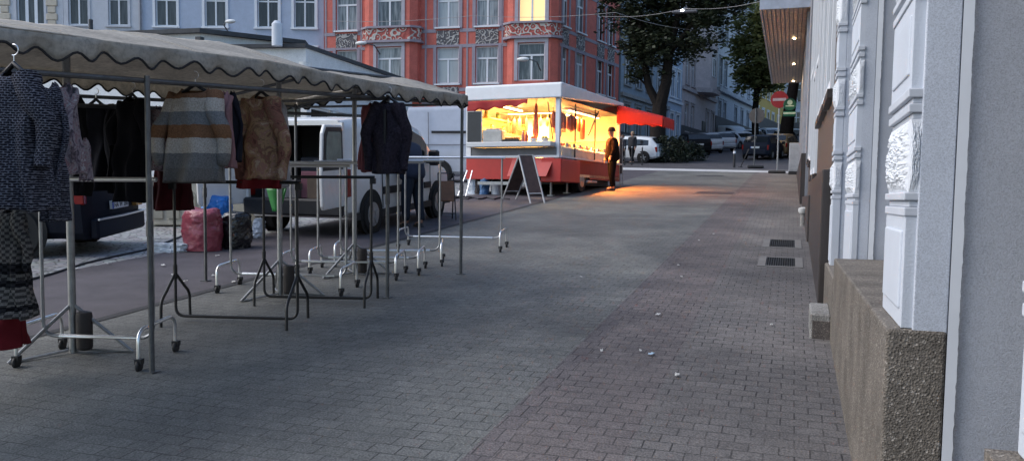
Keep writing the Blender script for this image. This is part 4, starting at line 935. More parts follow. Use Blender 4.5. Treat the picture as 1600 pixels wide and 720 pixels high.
for s in (-1, 1):
    mb.bx(-.95, .62, s * .905 - .012, s * .905 + .012, .60, .72); mb.bx(.70, 1.0, s * .905 - .012, s * .905 + .012, .60, .71)
    mb.bx(-1.9, 1.95, s * .885 - .02, s * .885 + .02, .25, .36)
mb.build('rub_strip', PLB, wv)
for s in (-1, 1):
    for xx in (-.98, -.02, .98): MB().bx(xx - .006, xx + .006, s * .905 - .006, s * .905 + .004, .38, 1.04).build('door_seam', INK, wv)
    MB().bx(-1.9, -.1, s * .905 - .006, s * .905 + .006, 1.075, 1.09).build('door_track', INK, wv)
for k, (xx, yy, w, d, h, c) in enumerate([(-1.9, -.45, .5, .5, .34, (.10, .07, .05)), (-1.85, .3, .6, .55, .28, (.22, .2, .2)), (-1.35, -.2, .5, .9, .62, (.04, .04, .05)), (-1.8, -.1, .3, .3, .42, (.3, .12, .14))]):
    b = thing('packed_box', ['brown carton at the mouth of the open white van', 'grey carton at the left of the open white van', 'dark tall crate deep inside the white van', 'pink wrapped parcel standing inside the white van'][k], 'box', wv.matrix_basis @ Vector((xx, yy, .57)), PI / 2 + .1 * k)
    q = MB(); q.rbx(-w / 2, w / 2, -d / 2, d / 2, 0, h, .015); q.build('carton', mat('carton%d' % k, c, .8, var=.25, bump=.3), b)
    q = MB(); q.bx(-.03, .03, -d / 2 - .002, d / 2 + .002, h * .3, h + .003); q.build('tape', mat('tape', (.2, .17, .12), .5), b)
# dark car on the cobbles
vehicle('parked_car', 'dark family car on the cobbles, its chromed bumper showing below the navy jacket', 'car', -8.75 - .94 * 2.2, 9.35 - .35 * 2.2, math.atan2(-.35, -.94), 'mpv', ('night_blue', (.012, .014, .022)), plate='HA W 286')
dc = [o for o in COL.objects if o.name.startswith('parked_car')][0]
mb = MB(); mb.tube([(-2.285, y, .47 + .012 * abs(y)) for y in (-.75, -.4, 0, .4, .75)], .014, 8); mb.tube([(-2.23, y, .98) for y in (-.35, 0, .35)], .01, 8); mb.build('chrome_strip', CHR, dc)
mb = MB(); mb.rbx(-2.27, -2.2, -.72, -.5, .56, .64, .01); mb.build('reflector', mat('amber', (.3, .16, .04), .3), dc)
vehicle('panel_van', 'tall silver panel van with a sliding door rail standing behind the food trailer', 'van', -9.65, 27.3, math.atan2(.312, .95), 'bigvan', ('lavender_silver', (.48, .50, .56)))
pv = [o for o in COL.objects if o.name.startswith('panel_van')][0]
mb = MB(); mb.bx(-2.0, -.2, -1.003, -.985, 1.62, 1.70); mb.build('door_rail', PLB, pv)
for xx in (-2.1, -.15, .7): MB().bx(xx - .01, xx + .01, -1.0, -.98, .4, 2.3).build('door_seam', mat('seam_grey', (.15, .15, .17), .6), pv)
MB().bx(-2.7, 1.5, -1.0, -.98, 1.24, 1.26).build('side_crease', mat('seam_grey', (.15, .15, .17), .6), pv)
CARS = [
 ('white hatchback parked beyond the kerb, behind the two walkers', 'hatch', ('white', (.72, .74, .76)), 979, 47.5, (-.97, .10)),
 ('black estate car, first in the parked row right of the hedge', 'wagon', ('black', (.012, .012, .014)), 1080, 61., (-.35, .94)),
 ('silver estate car parked directly behind the black one', 'wagon', ('silver', (.62, .64, .67)), 1119, 70., (-.40, .92)),
 ('pale grey hatchback, third in the row of parked cars uphill', 'hatch', ('pale_grey', (.55, .57, .6)), 1139, 78., (-.40, .92)),
 ('silver hatchback squeezed between the pale grey one and the dark estate', 'hatch', ('silver', (.62, .64, .67)), 1101, 65.5, (-.40, .92)),
 ('white hatchback in the gap above the dark blue car', 'hatch', ('white', (.72, .74, .76)), 1176, 86., (.2, .98)),
 ('silver car at the uphill end of the parked row, below the light van', 'wagon', ('bright_silver', (.66, .69, .72)), 1157, 77., (.55, -.83)),
 ('dark blue car with a pale plate waiting just past the kerb beside the no-entry sign', 'hatch', ('deep_blue', (.018, .022, .035)), 1193, 54., (.22, .97)),
 ('beige taxi half hidden behind the dark blue car', 'wagon', ('beige', (.42, .27, .12)), 1220, 58., (.2, .98)),
 ('white estate car high up on the street above the taxi', 'wagon', ('white', (.72, .74, .76)), 1204, 92., (.3, -.95)),
 ('white car parked beside the far tree trunk at the upper right', 'hatch', ('white', (.72, .74, .76)), 1226, 84., (.2, .98)),
]
for lb, kd, colr, px, Y, (hx, hy) in CARS:
    p = atY(px, 240, Y); vehicle('parked_car', lb, 'car', p.x, Y, math.atan2(hy, hx), kd, colr, group='cars parked up the street')
p = atY(1143, 230, 85.); vehicle('silver_van', 'light silver van with sloping windscreen above the row of silver cars', 'van', p.x, 85., math.atan2(-.65, .75), 'van', ('bright_silver', (.66, .69, .72)), group='cars parked up the street')

# ---------------------------------------------------------------- food trailer
TC = gp(-5.61, 20.81); TRZ = math.atan2(-.117, .993)
ft = thing('food_trailer', 'red and white food trailer, its serving hatch and glass side glowing with warm light', 'trailer', TC, TRZ)
TW = Matrix.Translation(TC) @ Matrix.Rotation(TRZ, 4, 'Z')
TRED = mat('trailer_red', (.50, .035, .028), .4, var=.12, scale=2)
TWH = mat('trailer_white', (.76, .78, .81), .4, var=.06)
CREAM = mat('trailer_lining', (.80, .70, .50), .5, var=.05)
LX, LY = 2.6, 5.05
mb = MB(); mb.ext([(-.08, 2.5), (.12, 2.5), (LY + .05, 2.79), (LY + .05, 2.885), (-.04, 2.885), (-.08, 2.845)], 'x', -LX - .06, .08); mb.build('roof', TWH, ft, bevel=.03)
mb = MB(); mb.bx(-LX, 0, -.085, LY, 2.49, 2.505); mb.build('roof_edge', mat('roof_edge', (.07, .075, .10), .5), ft)
mb = MB(); mb.bx(-LX, -LX + .05, 0, LY, .55, 2.49); mb.add([(-LX + .05, .1, 2.488), (-LX + .05, LY - .05, 2.488), (-LX + .05, LY - .05, 2.78)], [(0, 1, 2)]); mb.bx(-LX + .05, 0, LY - .05, LY, .55, 2.785); mb.bx(-LX + .05, 0, .0, LY - .05, .55, .62); mb.build('lining', CREAM, ft)
mb = MB(); mb.bx(-LX - .008, -LX - .002, 0, LY, .5, 2.6); mb.bx(-LX, .0, LY + .002, LY + .01, .5, 2.785); mb.build('outer_wall', TWH, ft)
for (x, y, w, zt_) in ((-.05, .05, .055, 2.498), (-LX + .03, .03, .07, 2.498), (-.05, LY - .06, .05, 2.78)):
    mb = MB(); mb.bx(x - w, x + w, y - w, y + w, .98, zt_); mb.build('corner_post', TWH, ft)
mb = MB(); mb.rbx(-LX + .1, -.1, -.30, .35, 1.27, 1.40, .015); mb.build('counter', mat('counter_steel', (.52, .53, .56), .35, .4, var=.06), ft)
mb = MB(); mb.bx(-LX + .05, -.06, -.02, .02, 1.06, 1.265); mb.build('counter_front', mat('grey_front', (.14, .145, .16), .5), ft)
mb = MB(); mb.bx(-LX - .03, .03, -.06, .0, 1.0, 1.06); mb.build('white_ledge', TWH, ft)
mb = MB(); mb.bx(-LX - .02, -.62, -.05, -.005, .45, .998); mb.build('skirt', TRED, ft)
mb = MB(); mb.add([(-1.25, -.07, .99), (-.10, -.07, .99), (-.22, -.30, .52), (-1.3, -.30, .52), (-1.25, -.05, .99), (-.10, -.05, .99), (-.22, -.28, .52), (-1.3, -.28, .52)], [(0, 3, 2, 1), (4, 5, 6, 7), (0, 1, 5, 4), (2, 3, 7, 6), (1, 2, 6, 5), (3, 0, 4, 7)]); mb.build('drop_flap', TRED, ft)
mb = MB(); mb.rbx(-.45, .12, -.12, 1.25, .38, .97, .02); mb.build('side_locker', TRED, ft)
mb = MB(); mb.bx(-.06, .0, 1.26, LY, .62, 1.0); mb.bx(-.06, .0, 2.35, LY, .5, .62); mb.build('side_skirt', mat('dull_red', (.26, .035, .03), .5), ft)
mb = MB(); mb.bx(-.5, .08, .0, LY, 1.0, 1.045); mb.build('display_ledge', TWH, ft)
mb = MB(); mb.bx(-LX + .2, -.3, .3, LY - .2, .34, .5); mb.build('chassis', PLB, ft)
for s, xx in ((1, -.12), (-1, -LX + .12)):
    for yy in (1.78,):
        t = MB(); t.lathe([(.2, -.1), (.31, -.1), (.33, -.07), (.33, .07), (.31, .1), (.2, .1)], (0, 0, 0), 24, axis='x'); w = t.build('wheel', RUB, ft, loc=(xx, yy, .33 + GB * yy))
        t = MB(); t.lathe([(.2, 0), (.18, .03 * s), (.05, .05 * s)], (.08 * s, 0, 0), 18, axis='x'); t.build('rim', RIM, w)
for x_, y_ in ((-.25, 1.25), (-2.3, .3), (-.3, .25)): mb = MB(); mb.tube([(x_, y_, .5), (x_, y_, GB * y_ + .03)], .03); mb.bx(x_ - .08, x_ + .08, y_ - .08, y_ + .08, GB * y_ + .01, GB * y_ + .035); mb.build('jack_leg', STL, ft)
mb = MB(); mb.tube([(-.02, 2.1, .44), (-.02, 2.95, .44)], .035); mb.build('side_bar', mat('bar_white', (.6, .6, .6), .4), ft)
mb = MB(); mb.bx(-2.2, -.4, -.2, -.12, .3, .38); mb.build('tow_bar', STL, ft)
for (y0, y1) in ((.14, 1.12), (1.16, 2.7), (2.74, 4.7)):
    mb = MB(); mb.ext([(y0, 1.05), (y1, 1.05), (y1, 2.46 + .057 * y1), (y0, 2.46 + .057 * y0)], 'x', -.006, 0); mb.build('display_pane', GLS, ft)
for y_ in (1.12, 2.7): MB().bx(-.012, .012, y_, y_ + .04, 1.05, 2.46).build('pane_bar', PLB, ft)
for q_, r_ in ((((.02, 2.9, 2.42), (.10, 1.9, 1.7)), .022), (((-.3, -.05, 2.4), (-.15, -.05, 1.45)), .013)): MB().tube(q_, r_, 7).build('strut', PLB, ft)
# cloth valance under the roof at the hatch and the red side awning
mb = MB()
def hv(u, v):
    x = -LX + .02 + 1.75 * u; dr = .12 + .16 * (1 - u) + .03 * math.sin(x * 15); return (x, -.10 - .03 * v + .02 * math.sin(x * 9), 2.48 - dr * v)
mb.grid(hv, 60, 4); mb.build('hatch_valance', mat('awning_dark_red', (.33, .018, .018), .8, var=.15), ft, solid=.004)
AWR = m_cloth_lit('awning_red', mat('awning_red', (.52, .022, .02), .75, var=.12), .14)
mb = MB(); AY0, AY1, AO = 4.6, 5.9, 1.42
def aw(u, v): return (.02 + AO * u, AY0 + (AY1 - AY0) * v, 2.78 - .38 * u + .015 * math.sin(v * 14))
def an1(u, v): return (.02 + AO * u, AY0 - .01, 2.78 - .38 * u - (.54 - .24 * u + .02 * math.sin(u * 26)) * v)
def an2(u, v): return (.02 + AO + .01, AY0 + (AY1 - AY0) * u, 2.40 - (.30 + .025 * math.sin(u * 40)) * v)
mb.grid(aw, 24, 12); mb.grid(an1, 40, 4); mb.grid(an2, 40, 4); mb.build('side_awning', AWR, ft, solid=.004)
mb = MB(); mb.tube([(.02, AY0 + .03, 2.74), (.02 + AO, AY0 + .03, 2.36)], .016); mb.tube([(.02, AY1, 2.74), (.02 + AO, AY1, 2.36)], .016); mb.tube([(.02, AY0 + .03, 2.2), (AO * .75, AY0 + .03, 2.46)], .014); mb.bx(-.02, .02, 5.04, 5.95, 2.70, 2.77); mb.build('awning_arm', STL, ft)
TUBE = m_emit('tube_glow', (1.0, .78, .38), 6.0)
for (x, y0, y1) in ((-1.9, .7, 1.9), (-1.1, 2.7, 4.2)):
    mb = MB(); mb.tube([(x, y0, 2.40), (x, y1, 2.40)], .022, 10); lo = mb.build('light_tube', TUBE, ft)
def alight(name, loc, energy, size, col=(1.0, .60, .19), rot=(0, 0, 0), spread=2.3):
    l = bpy.data.lights.new(name, 'AREA'); l.energy = energy; l.color = col; l.shape = 'RECTANGLE'; l.size = size[0]; l.size_y = size[1]; l.spread = spread
    o = bpy.data.objects.new(name, l); COL.objects.link(o); o.matrix_world = TW @ Matrix.Translation(loc) @ Matrix.Rotation(rot[0], 4, 'X') @ Matrix.Rotation(rot[1], 4, 'Y'); return o
TL = .85
alight('tube_lamp_light', (-1.4, 1.3, 2.36), 150 * TL, (1.6, 1.2)); alight('tube_lamp_light', (-1.0, 3.5, 2.36), 120 * TL, (1.4, 1.8))
alight('display_lamp_light', (-.42, 2.9, 2.34), 150 * TL, (.12, 2.6), (1.0, .23, .04), (0, -.45), 1.75)
mb = MB(); mb.bx(-.5, -.36, 1.6, 4.2, 2.36, 2.44); mb.build('display_lamp', mat('lamp_case', (.7, .7, .68), .4), ft)
mb = MB(); mb.bx(-.47, -.39, 1.65, 4.15, 2.352, 2.36); mb.build('display_lamp_tube', m_emit('display_glow', (1, .6, .24), 12), ft)
# fittings inside
mb = MB()
for z in (1.75, 2.1): mb.bx(-LX + .05, -LX + .33, .5, 4.5, z, z + .03)
mb.bx(-1.7, -.2, LY - .4, LY - .05, 1.7, 1.73); mb.build('wall_shelf', mat('shelf_wood', (.55, .36, .16), .6), ft)
mb = MB(); mb.rbx(-.62, -.06, .4, 4.8, .63, 1.30, .02); mb.build('display_case', mat('case_white', (.72, .68, .6), .4), ft)
mb = MB(); mb.bx(-1.9, -1.2, 2.2, 2.26, .64, 2.2); mb.build('partition', CREAM, ft)
def inT(x, y, z): return TW @ Vector((x, y, z))
def item(name, label, cat, x, y, z, rz=0, group=None): return thing(name, label, cat, inT(x, y, z), TRZ + rz, group)
b = item('black_board', 'dark panel standing at the left of the hatch counter', 'panel', -2.34, -.12, 1.40); q = MB(); q.bx(-.2, .2, -.02, .02, .0, .80); q.build('panel', mat('menu_dark', (.02, .024, .03), .5), b); q = MB(); q.bx(-.22, -.2, -.025, .025, 0, .82); q.bx(.2, .22, -.025, .025, 0, .82); q.bx(-.2, .2, -.026, .026, .8, .82); q.build('edge', STL, b)
b = item('cash_register', 'pale boxy scale on the hatch counter beside the dark panel', 'register', -1.82, .0, 1.40); q = MB(); q.rbx(-.28, .28, -.15, .15, 0, .31, .02); q.build('case', mat('register_grey', (.42, .42, .4), .5), b); q = MB(); q.bx(-.2, .2, -.1, .08, .31, .36); q.build('tray', STL, b)
b = item('warming_tray', 'flat dark warming tray on the hatch counter', 'tray', -1.3, .0, 1.40); q = MB(); q.rbx(-.24, .24, -.12, .12, 0, .07, .01); q.build('tray', PLB, b)
for k in range(5):
    q = MB(); q.lathe([(.02, -.1), (.04, -.06), (.045, 0), (.04, .06), (.02, .1)], (-.16 + .08 * k, 0, .10), 10, axis='y'); s_ = q.build('bread_roll', mat('roll_brown', (.42, .17, .05), .6, var=.3, scale=20), None); s_.matrix_world = TW @ Matrix.Translation((-1.3, 0, 1.40)); tag(s_, 'brown roll lying on the dark warming tray', 'roll', 'rolls on the warming tray')
for k, (x, c, lb) in enumerate([(-.98, (.55, .2, .16), 'pinkish sauce bottle on the hatch counter'), (-.88, (.6, .08, .04), 'red sauce bottle on the hatch counter')]):
    b = item('sauce_bottle', lb, 'bottle', x, -.05, 1.40); q = MB(); q.lathe([(.04, 0), (.045, .02), (.045, .16), (.02, .2), (.015, .25)], n=12); q.build('bottle_body', mat('bottle%d' % k, c, .4), b); q = MB(); q.lathe([(.018, .25), (.018, .28)], n=10); q.build('cap', PLATE, b)
for k, (x, r_, c, lb) in enumerate([(-.72, .1, (.65, .08, .04), 'red bowl of tomatoes on the hatch counter'), (-.4, .12, (.16, .22, .05), 'bowl of green salad at the right end of the hatch counter')]):
    b = item('food_bowl', lb, 'bowl', x, .05, 1.40); q = MB(); q.lathe([(.05, 0), (.1, .05), (r_, .09), (r_ - .01, .09)], n=16); q.build('bowl', PLATE, b); q = MB()
    for i in range(9): q.lathe([(.005, -.03), (.028, -.015), (.03, .01), (.005, .03)], (U(-.06, .06), U(-.06, .06), .1 + U(0, .03)), 8)
    q.build('food', mat('food%d' % k, c, .5, var=.3, scale=15), b)
b = item('hanging_ham', 'long pinkish ham hanging in the serving hatch', 'ham', -.84, .45, 1.5); q = MB(); q.lathe([(.02, 0), (.06, .05), (.085, .2), (.07, .4), (.055, .6), (.045, .85), (.012, .93)], n=14); q.build('meat', mat('ham', (.52, .15, .09), .5, var=.4, scale=14), b); q = MB(); q.tube([(0, 0, .92), (0, 0, .99)], .004); q.build('string', PLATE, b)
b = item('wall_picture', 'small framed picture on the back of the hatch', 'picture', -.45, 1.2, 1.72); q = MB(); q.bx(-.16, .16, -.02, .0, 0, .5); q.build('frame', mat('pic_frame', (.2, .1, .04), .5), b); q = MB(); q.bx(-.12, .12, -.024, -.02, .05, .45); q.build('print', m_blotch('print', [(.5, .3, .1), (.1, .1, .08), (.6, .5, .3)], 9), b); q = MB(); q.bx(-.02, .02, .0, .05, -.1, .5); q.tube([(0, .02, .5), (0, .02, .75)], .01); q.build('bracket', STL, b)
SAUS = mat('sausage', (.45, .09, .05), .4, var=.35, scale=10); SAUD = mat('sausage_dark', (.20, .05, .03), .45, var=.3, scale=10)
for k in range(12):
    y = .35 + (.17 * k if k < 9 else .26 * k - .7) + U(-.03, .03); L_ = U(.3, .62); q = MB(); rr = U(.05, .085)
    q.lathe([(.006, -L_), (rr, -L_ + .04), (rr * 1.08, -L_ * .5), (rr, -.05), (.008, -.01), (.003, .09)], (0, 0, 0), 10); o = q.build('sausage', SAUD if k % 3 == 1 else SAUS, None, sharp=80); o.matrix_world = TW @ Matrix.Translation((U(-.36, -.26), y, 2.22 + U(-.06, .02)))
    tag(o, 'cured sausage hanging from the rail behind the glass', 'sausage', 'sausages behind the glass')
for k in range(9):
    L_ = U(.25, .5); rr = U(.035, .06); q = MB(); q.lathe([(.006, -L_), (rr, -L_ + .04), (rr * 1.08, -L_ * .5), (rr, -.05), (.008, -.01), (.003, .09)], (0, 0, 0), 10); o = q.build('sausage', (SAUS, SAUD, mat('sausage_pale', (.55, .26, .12), .4, var=.3))[k % 3], None, sharp=80); o.matrix_world = TW @ Matrix.Translation((-2.2 + .21 * k, 1.55 + U(-.08, .08), 2.18))
    tag(o, 'cured sausage hanging at the back of the serving hatch', 'sausage', 'sausages at the back of the hatch')
mb = MB(); mb.tube([(-2.4, 1.55, 2.28), (-.3, 1.55, 2.28)], .01); mb.build('sausage_rail', CHR, ft)
for k in range(7):
    y = .62 + .5 * k; mb = MB(); mb.bx(-.055, -.05, y, y + .16, 1.31, 1.42); mb.build('price_card', PLATE, ft)
mb = MB(); mb.tube([(-.31, .3, 2.32), (-.31, 3.7, 2.32)], .01); mb.build('sausage_rail', CHR, ft)
FC = [(.55, .1, .05), (.62, .42, .12), (.5, .28, .12), (.18, .25, .06), (.7, .6, .4), (.42, .08, .06)]
for k in range(16):
    y = .6 + (k // 2) * .52; x = -.22 - .24 * (k % 2); q = MB(); q.rbx(-.1, .1, -.22, .22, 0, .03, .006)
    o = thing('food_tray', 'white tray of food in the glass display, row %s' % ('nearest the pane' if k % 2 == 0 else 'behind the front one'), 'tray', inT(x, y, 1.30), TRZ, 'trays in the glass display'); q.build('dish', PLATE, o); q = MB()
    for i in range(12): q.lathe([(.004, -.035), (.034, -.012), (.036, .012), (.004, .03)], (U(-.07, .07), U(-.18, .18), .05 + U(0, .05)), 7)
    q.build('food', mat('tray_food%d' % (k % 6), FC[k % 6], .5, var=.35, scale=18), o)
for k in range(11):
    y = .7 + .36 * k; b = item('jar', 'glass jar on the shelf at the back of the trailer', 'jar', -LX + .18, y, 1.78 if k % 2 else 2.13, group='jars on the trailer shelf'); q = MB(); q.lathe([(.05, 0), (.055, .02), (.055, .14), (.04, .17)], n=12); q.build('jar_body', mat('jar%d' % (k % 3), FC[(k % 3) + 1], .2), b); q = MB(); q.lathe([(.043, .17), (.043, .2)], n=12); q.build('lid', mat('jar_lid', (.5, .3, .08), .4), b)
# things on the street round the trailer
A_, B_ = at(829, 318), at(841, 316); C_, D_ = at(785, 312), at(797, 314)
ab = thing('pavement_board', 'white-edged folding chalk board standing in front of the food trailer', 'sign board', (0, 0, 0)); 
m0 = (A_ + C_) / 2; m1 = (B_ + D_) / 2; top0 = m0 + Vector((0, 0, 1.09)) + (A_ - C_) * .08; top1 = m1 + Vector((0, 0, 1.09)) + (B_ - D_) * .08; top1 = top0 + (top1 - top0).normalized() * .34
B2_ = A_ + (top1 - top0); D2_ = C_ + (top1 - top0)
base = (A_ + C_) / 2; ab.location = base
for f0, f1, sg in ((A_, B2_, 1), (C_, D2_, -1)):
    q = MB(); q.tube([f0 - base, top0 - base], .022, 6); q.tube([f1 - base, top1 - base], .022, 6); q.tube([(f0 * .8 + top0 * .2) - base, (f1 * .8 + top1 * .2) - base], .016, 6); q.tube([top0 - base, top1 - base], .018, 6); q.build('frame', mat('board_frame', (.46, .46, .46), .6), ab)
    a, b, c, d = (f0 * .8 + top0 * .2) - base, (f1 * .8 + top1 * .2) - base, top1 - base, top0 - base; n_ = (b - a).cross(d - a).normalized() * .008
    q = MB(); q.add([a - n_, b - n_, c - n_, d - n_, a + n_, b + n_, c + n_, d + n_], [(0, 1, 2, 3), (7, 6, 5, 4), (0, 4, 5, 1), (1, 5, 6, 2), (2, 6, 7, 3), (3, 7, 4, 0)]); q.build('chalk_panel', WOODD, ab)
p = at(768, 302); bt = thing('standing_table', 'white-legged standing table in front of the red trailer skirt', 'table', p); q = MB(); q.lathe([(.02, 1.06), (.33, 1.06), (.335, 1.075), (.33, 1.09), (.02, 1.09)], n=24); q.build('table_top', mat('table_grey', (.33, .33, .32), .5), bt); q = MB(); q.tube([(0, 0, .05), (0, 0, 1.06)], .028, 10); q.build('leg', WTR, bt); q = MB(); q.lathe([(.2, 0), (.2, .015), (.05, .05)], n=20); q.build('base', PLB, bt)
p = at(722, 308); tr_ = thing('folding_trestle', 'folded metal trestle leaning by the left corner of the trailer', 'trestle', p); q = MB()
q.tube([(-.12, 0, .01), (.04, .25, .68)], .016); q.tube([(.12, -.05, .01), (.18, .25, .68)], .016); q.build('leg', CHR, tr_); q = MB(); q.tube([(-.25, -.12, .015), (.1, -.05, .015)], .02); q.tube([(.0, -.12, .015), (.3, -.1, .015)], .02); q.build('foot', PLB, tr_)
def blob(name, label, cat, px, py, w, d, h, m, seed, group=None, rz=0, pinch=.5, crumple=.10, knot=True, dz=0):
    p = at(px, py); r = thing(name, label, cat, p + Vector((0, 0, dz)), rz, group); mb = MB()
    def fn(u, v):
        a = 2 * PI * u; q_ = max(0, (v - .6) / .4); prof = (.90 + .12 * math.sin(PI * min(1, v * 1.15) * .8)) * max(.02, 1 - q_ ** 2.4) ** .5
        zz = v * 1.2 if v < .6 else .72 + .28 * math.sin(q_ * PI / 2) - .03 * q_
        ca, sa = math.cos(a), math.sin(a); x, y = w / 2 * prof * math.copysign(abs(ca) ** .95, ca) * (1 - .16 * v), d / 2 * prof * math.copysign(abs(sa) ** .95, sa) * (1 - .16 * v); x += .06 * w * v * math.sin(seed * 5)
        y -= .05 * d * v * math.cos(seed * 3); q = Vector((x * 6, y * 6, v * h * 7)) + Vector((seed, seed, seed))
        k = 1 + crumple * (noise.noise(q) + .8 * abs(noise.noise(q * 2.3)) + .6 * abs(noise.noise(q * 4)) + .45 * abs(noise.noise(q * 9)) - .6); return (x * k, y * k, max(0.0, h * zz * (1 + .08 * noise.noise((x * 4 + seed, y * 4, 0)))))
    mb.grid(fn, 72, 46); mb.build('sack', m, r, sharp=50)
    if knot:
        q = MB(); q.lathe([(.05, h * .97), (.025, h * 1.03), (.06, h * 1.10), (.02, h * 1.12)], n=12); q.build('knot', m, r)
    return r
blob('plastic_sack', 'bulging wine-red plastic sack standing on the lane behind the racks', 'sack', 316, 391, .58, .5, .60, mat('red_plastic', (.36, .075, .10), .36, var=.25, coat=.2, bump=1.0, bscale=22), 1.3, crumple=.095, knot=False)
blob('plastic_sack', 'black rubbish sack open at the top beside the red sack', 'sack', 368, 387, .46, .44, .52, mat('black_plastic_film', (.012, .012, .014), .25, coat=.3, bump=1.0, bscale=25), 7.7, crumple=.13, knot=False)
blob('plastic_bag', 'bright blue plastic bag heaped behind the red sack', 'bag', 338, 372, .55, .4, .68, mat('blue_plastic', (.02, .20, .62), .3, coat=.2, bump=.8, bscale=20), 4.1, crumple=.14, knot=False)
blob('plastic_bag', 'flat white plastic bag lying left of the red sack', 'bag', 264, 394, .50, .18, .13, mat('white_plastic', (.62, .66, .7), .35), 9.2, crumple=.4, knot=False, rz=.3)
blob('plastic_bag', 'small white bag on the ground right of the black sack', 'bag', 405, 371, .2, .25, .3, mat('white_plastic', (.62, .66, .7), .35), 3.2, crumple=.3, knot=False)
blob('plastic_bag', 'white and black carrier bag leaning under the trailer hatch', 'bag', 738, 303, .3, .25, .5, mat('white_plastic', (.62, .66, .7), .35), 5.5, crumple=.2)
blob('plastic_bag', 'blue carrier bag beside the standing table', 'bag', 757, 304, .28, .28, .48, mat('blue_dull', (.05, .13, .28), .5), 6.5, crumple=.2)
blob('plastic_bag', 'crumpled dark sack under the trailer between the carrier bags', 'bag', 748, 303, .3, .3, .42, mat('dark_sack', (.05, .035, .03), .6), 2.5, crumple=.25)
p = at(775, 304); wb = thing('white_bucket', 'white plastic bucket under the standing table', 'bucket', p); q = MB(); q.lathe([(.12, 0), (.15, .3), (.16, .31), (.145, .31), (.115, .02)], n=18); q.build('bucket_body', WTR, wb); q = MB(); q.tube([(.155 * math.cos(t), .0, .30 + .12 * math.sin(t)) for t in [i * PI / 8 for i in range(9)]], .006); q.build('handle', STL, wb)
q = MB(); pts = [at(700 + 6 * i, 311 + 1.5 * math.sin(i * 1.7)) + Vector((0, 0, .02)) for i in range(17)]; q.tube(pts, .018, 6); tag(q.build('power_cable', PLB), 'black cable lying along the foot of the trailer', 'cable')
q = MB(); pts = [at(x, y) + Vector((0, 0, .015)) for x, y in ((20, 446), (80, 430), (133, 413), (180, 402), (222, 393), (250, 384), (285, 370))]; q.tube(pts, .014, 6); tag(q.build('ground_cable', PLB), 'thin dark cable snaking over the cobbles under the dark car', 'cable')
p = atY(432, 312, 7.6); gb_ = thing('green_bag', 'bright green plastic bag hanging from the rack below the tie-dyed jumper', 'bag', p - Vector((0, 0, .12))); q = MB(); q.grid(lambda u, v: (.09 * math.cos(2 * PI * u) * (.4 + v * .8) + .01 * math.sin(u * 30), .05 * math.sin(2 * PI * u) * (.4 + v * .7), .24 * v), 24, 8); q.build('bag_body', mat('green_plastic', (.03, .28, .06), .4), gb_, solid=.003)
# folding chair
p = at(697, 343); fc = thing('folding_chair', 'folded wooden chair with dark legs leaning beside the white van', 'chair', p, .5); q = MB()
for sx in (-.16, .16): q.tube([(sx, -.22, 0), (sx * .9, .12, .86)], .012, 6); q.tube([(sx * .8, .12, 0), (sx * .8, -.02, .5)], .012, 6)
q.tube([(-.15, .12, .86), (.15, .12, .86)], .012, 6); q.tube([(-.15, -.17, .12), (.15, -.17, .12)], .010, 6); q.build('leg', BLK, fc); q = MB(); q.rbx(-.15, .15, -.01, .012, 0, .40, .012, T=Matrix.Translation((0, -.08, .34)) @ Matrix.Rotation(-.35, 4, 'X')); q.build('seat', mat('seat_brown', (.22, .10, .045), .5, var=.25, scale=9), fc)
# pale stone trough behind the sacks
p = at(322, 352); stt = thing('stone_trough', 'cream stone trough with arched relief behind the plastic sacks', 'trough', p, .25); q = MB(); q.rbx(-.9, .9, -.3, .3, 0, .75, .02); q.build('trough_body', mat('cream_cast_stone', (.50, .47, .38), .8, var=.15, bump=.3), stt)
for k in range(6):
    q = MB(); x = -.72 + .29 * k; q.prism([(x - .1, -.325), (x + .1, -.325), (x + .1, -.29), (x - .1, -.29)], .12, .5); q.lathe([(.1, -.325), (.1, -.29)], (x, 0, .5), 14, axis='y'); q.build('relief_arch', mat('cream_cast_dark', (.38, .36, .29), .8, var=.15), stt)
q = MB(); q.rbx(-.95, .95, -.34, .34, .75, .83, .015); q.build('rim', mat('cream_cast_stone', (.50, .47, .38), .8), stt)
# ---------------------------------------------------------------- people
SKIN = mat('skin', (.42, .24, .17), .55, var=.08)
def skin(name, verts, edges, m, parent, root=0, lvl=2):
    me = bpy.data.meshes.new(name); me.from_pydata([v[:3] for v in verts], edges, []); me.materials.append(m)
    o = bpy.data.objects.new(name, me); COL.objects.link(o); o.parent = parent
    s = o.modifiers.new('skin', 'SKIN'); s.use_smooth_shade = True
    lay = me.skin_vertices[0] if me.skin_vertices else None
    if lay is None:
        bm = bmesh.new(); bm.from_mesh(me); l = bm.verts.layers.skin.verify(); bm.to_mesh(me); bm.free(); lay = me.skin_vertices[0]
    for i, v in enumerate(verts):
        rx, ry = (v[3], v[4]) if len(v) > 4 else (v[3], v[3]); lay.data[i].radius = (rx, ry); lay.data[i].use_root = (i == root)
    q = o.modifiers.new('sub', 'SUBSURF'); q.levels = lvl; q.render_levels = lvl
    return o
import bmesh
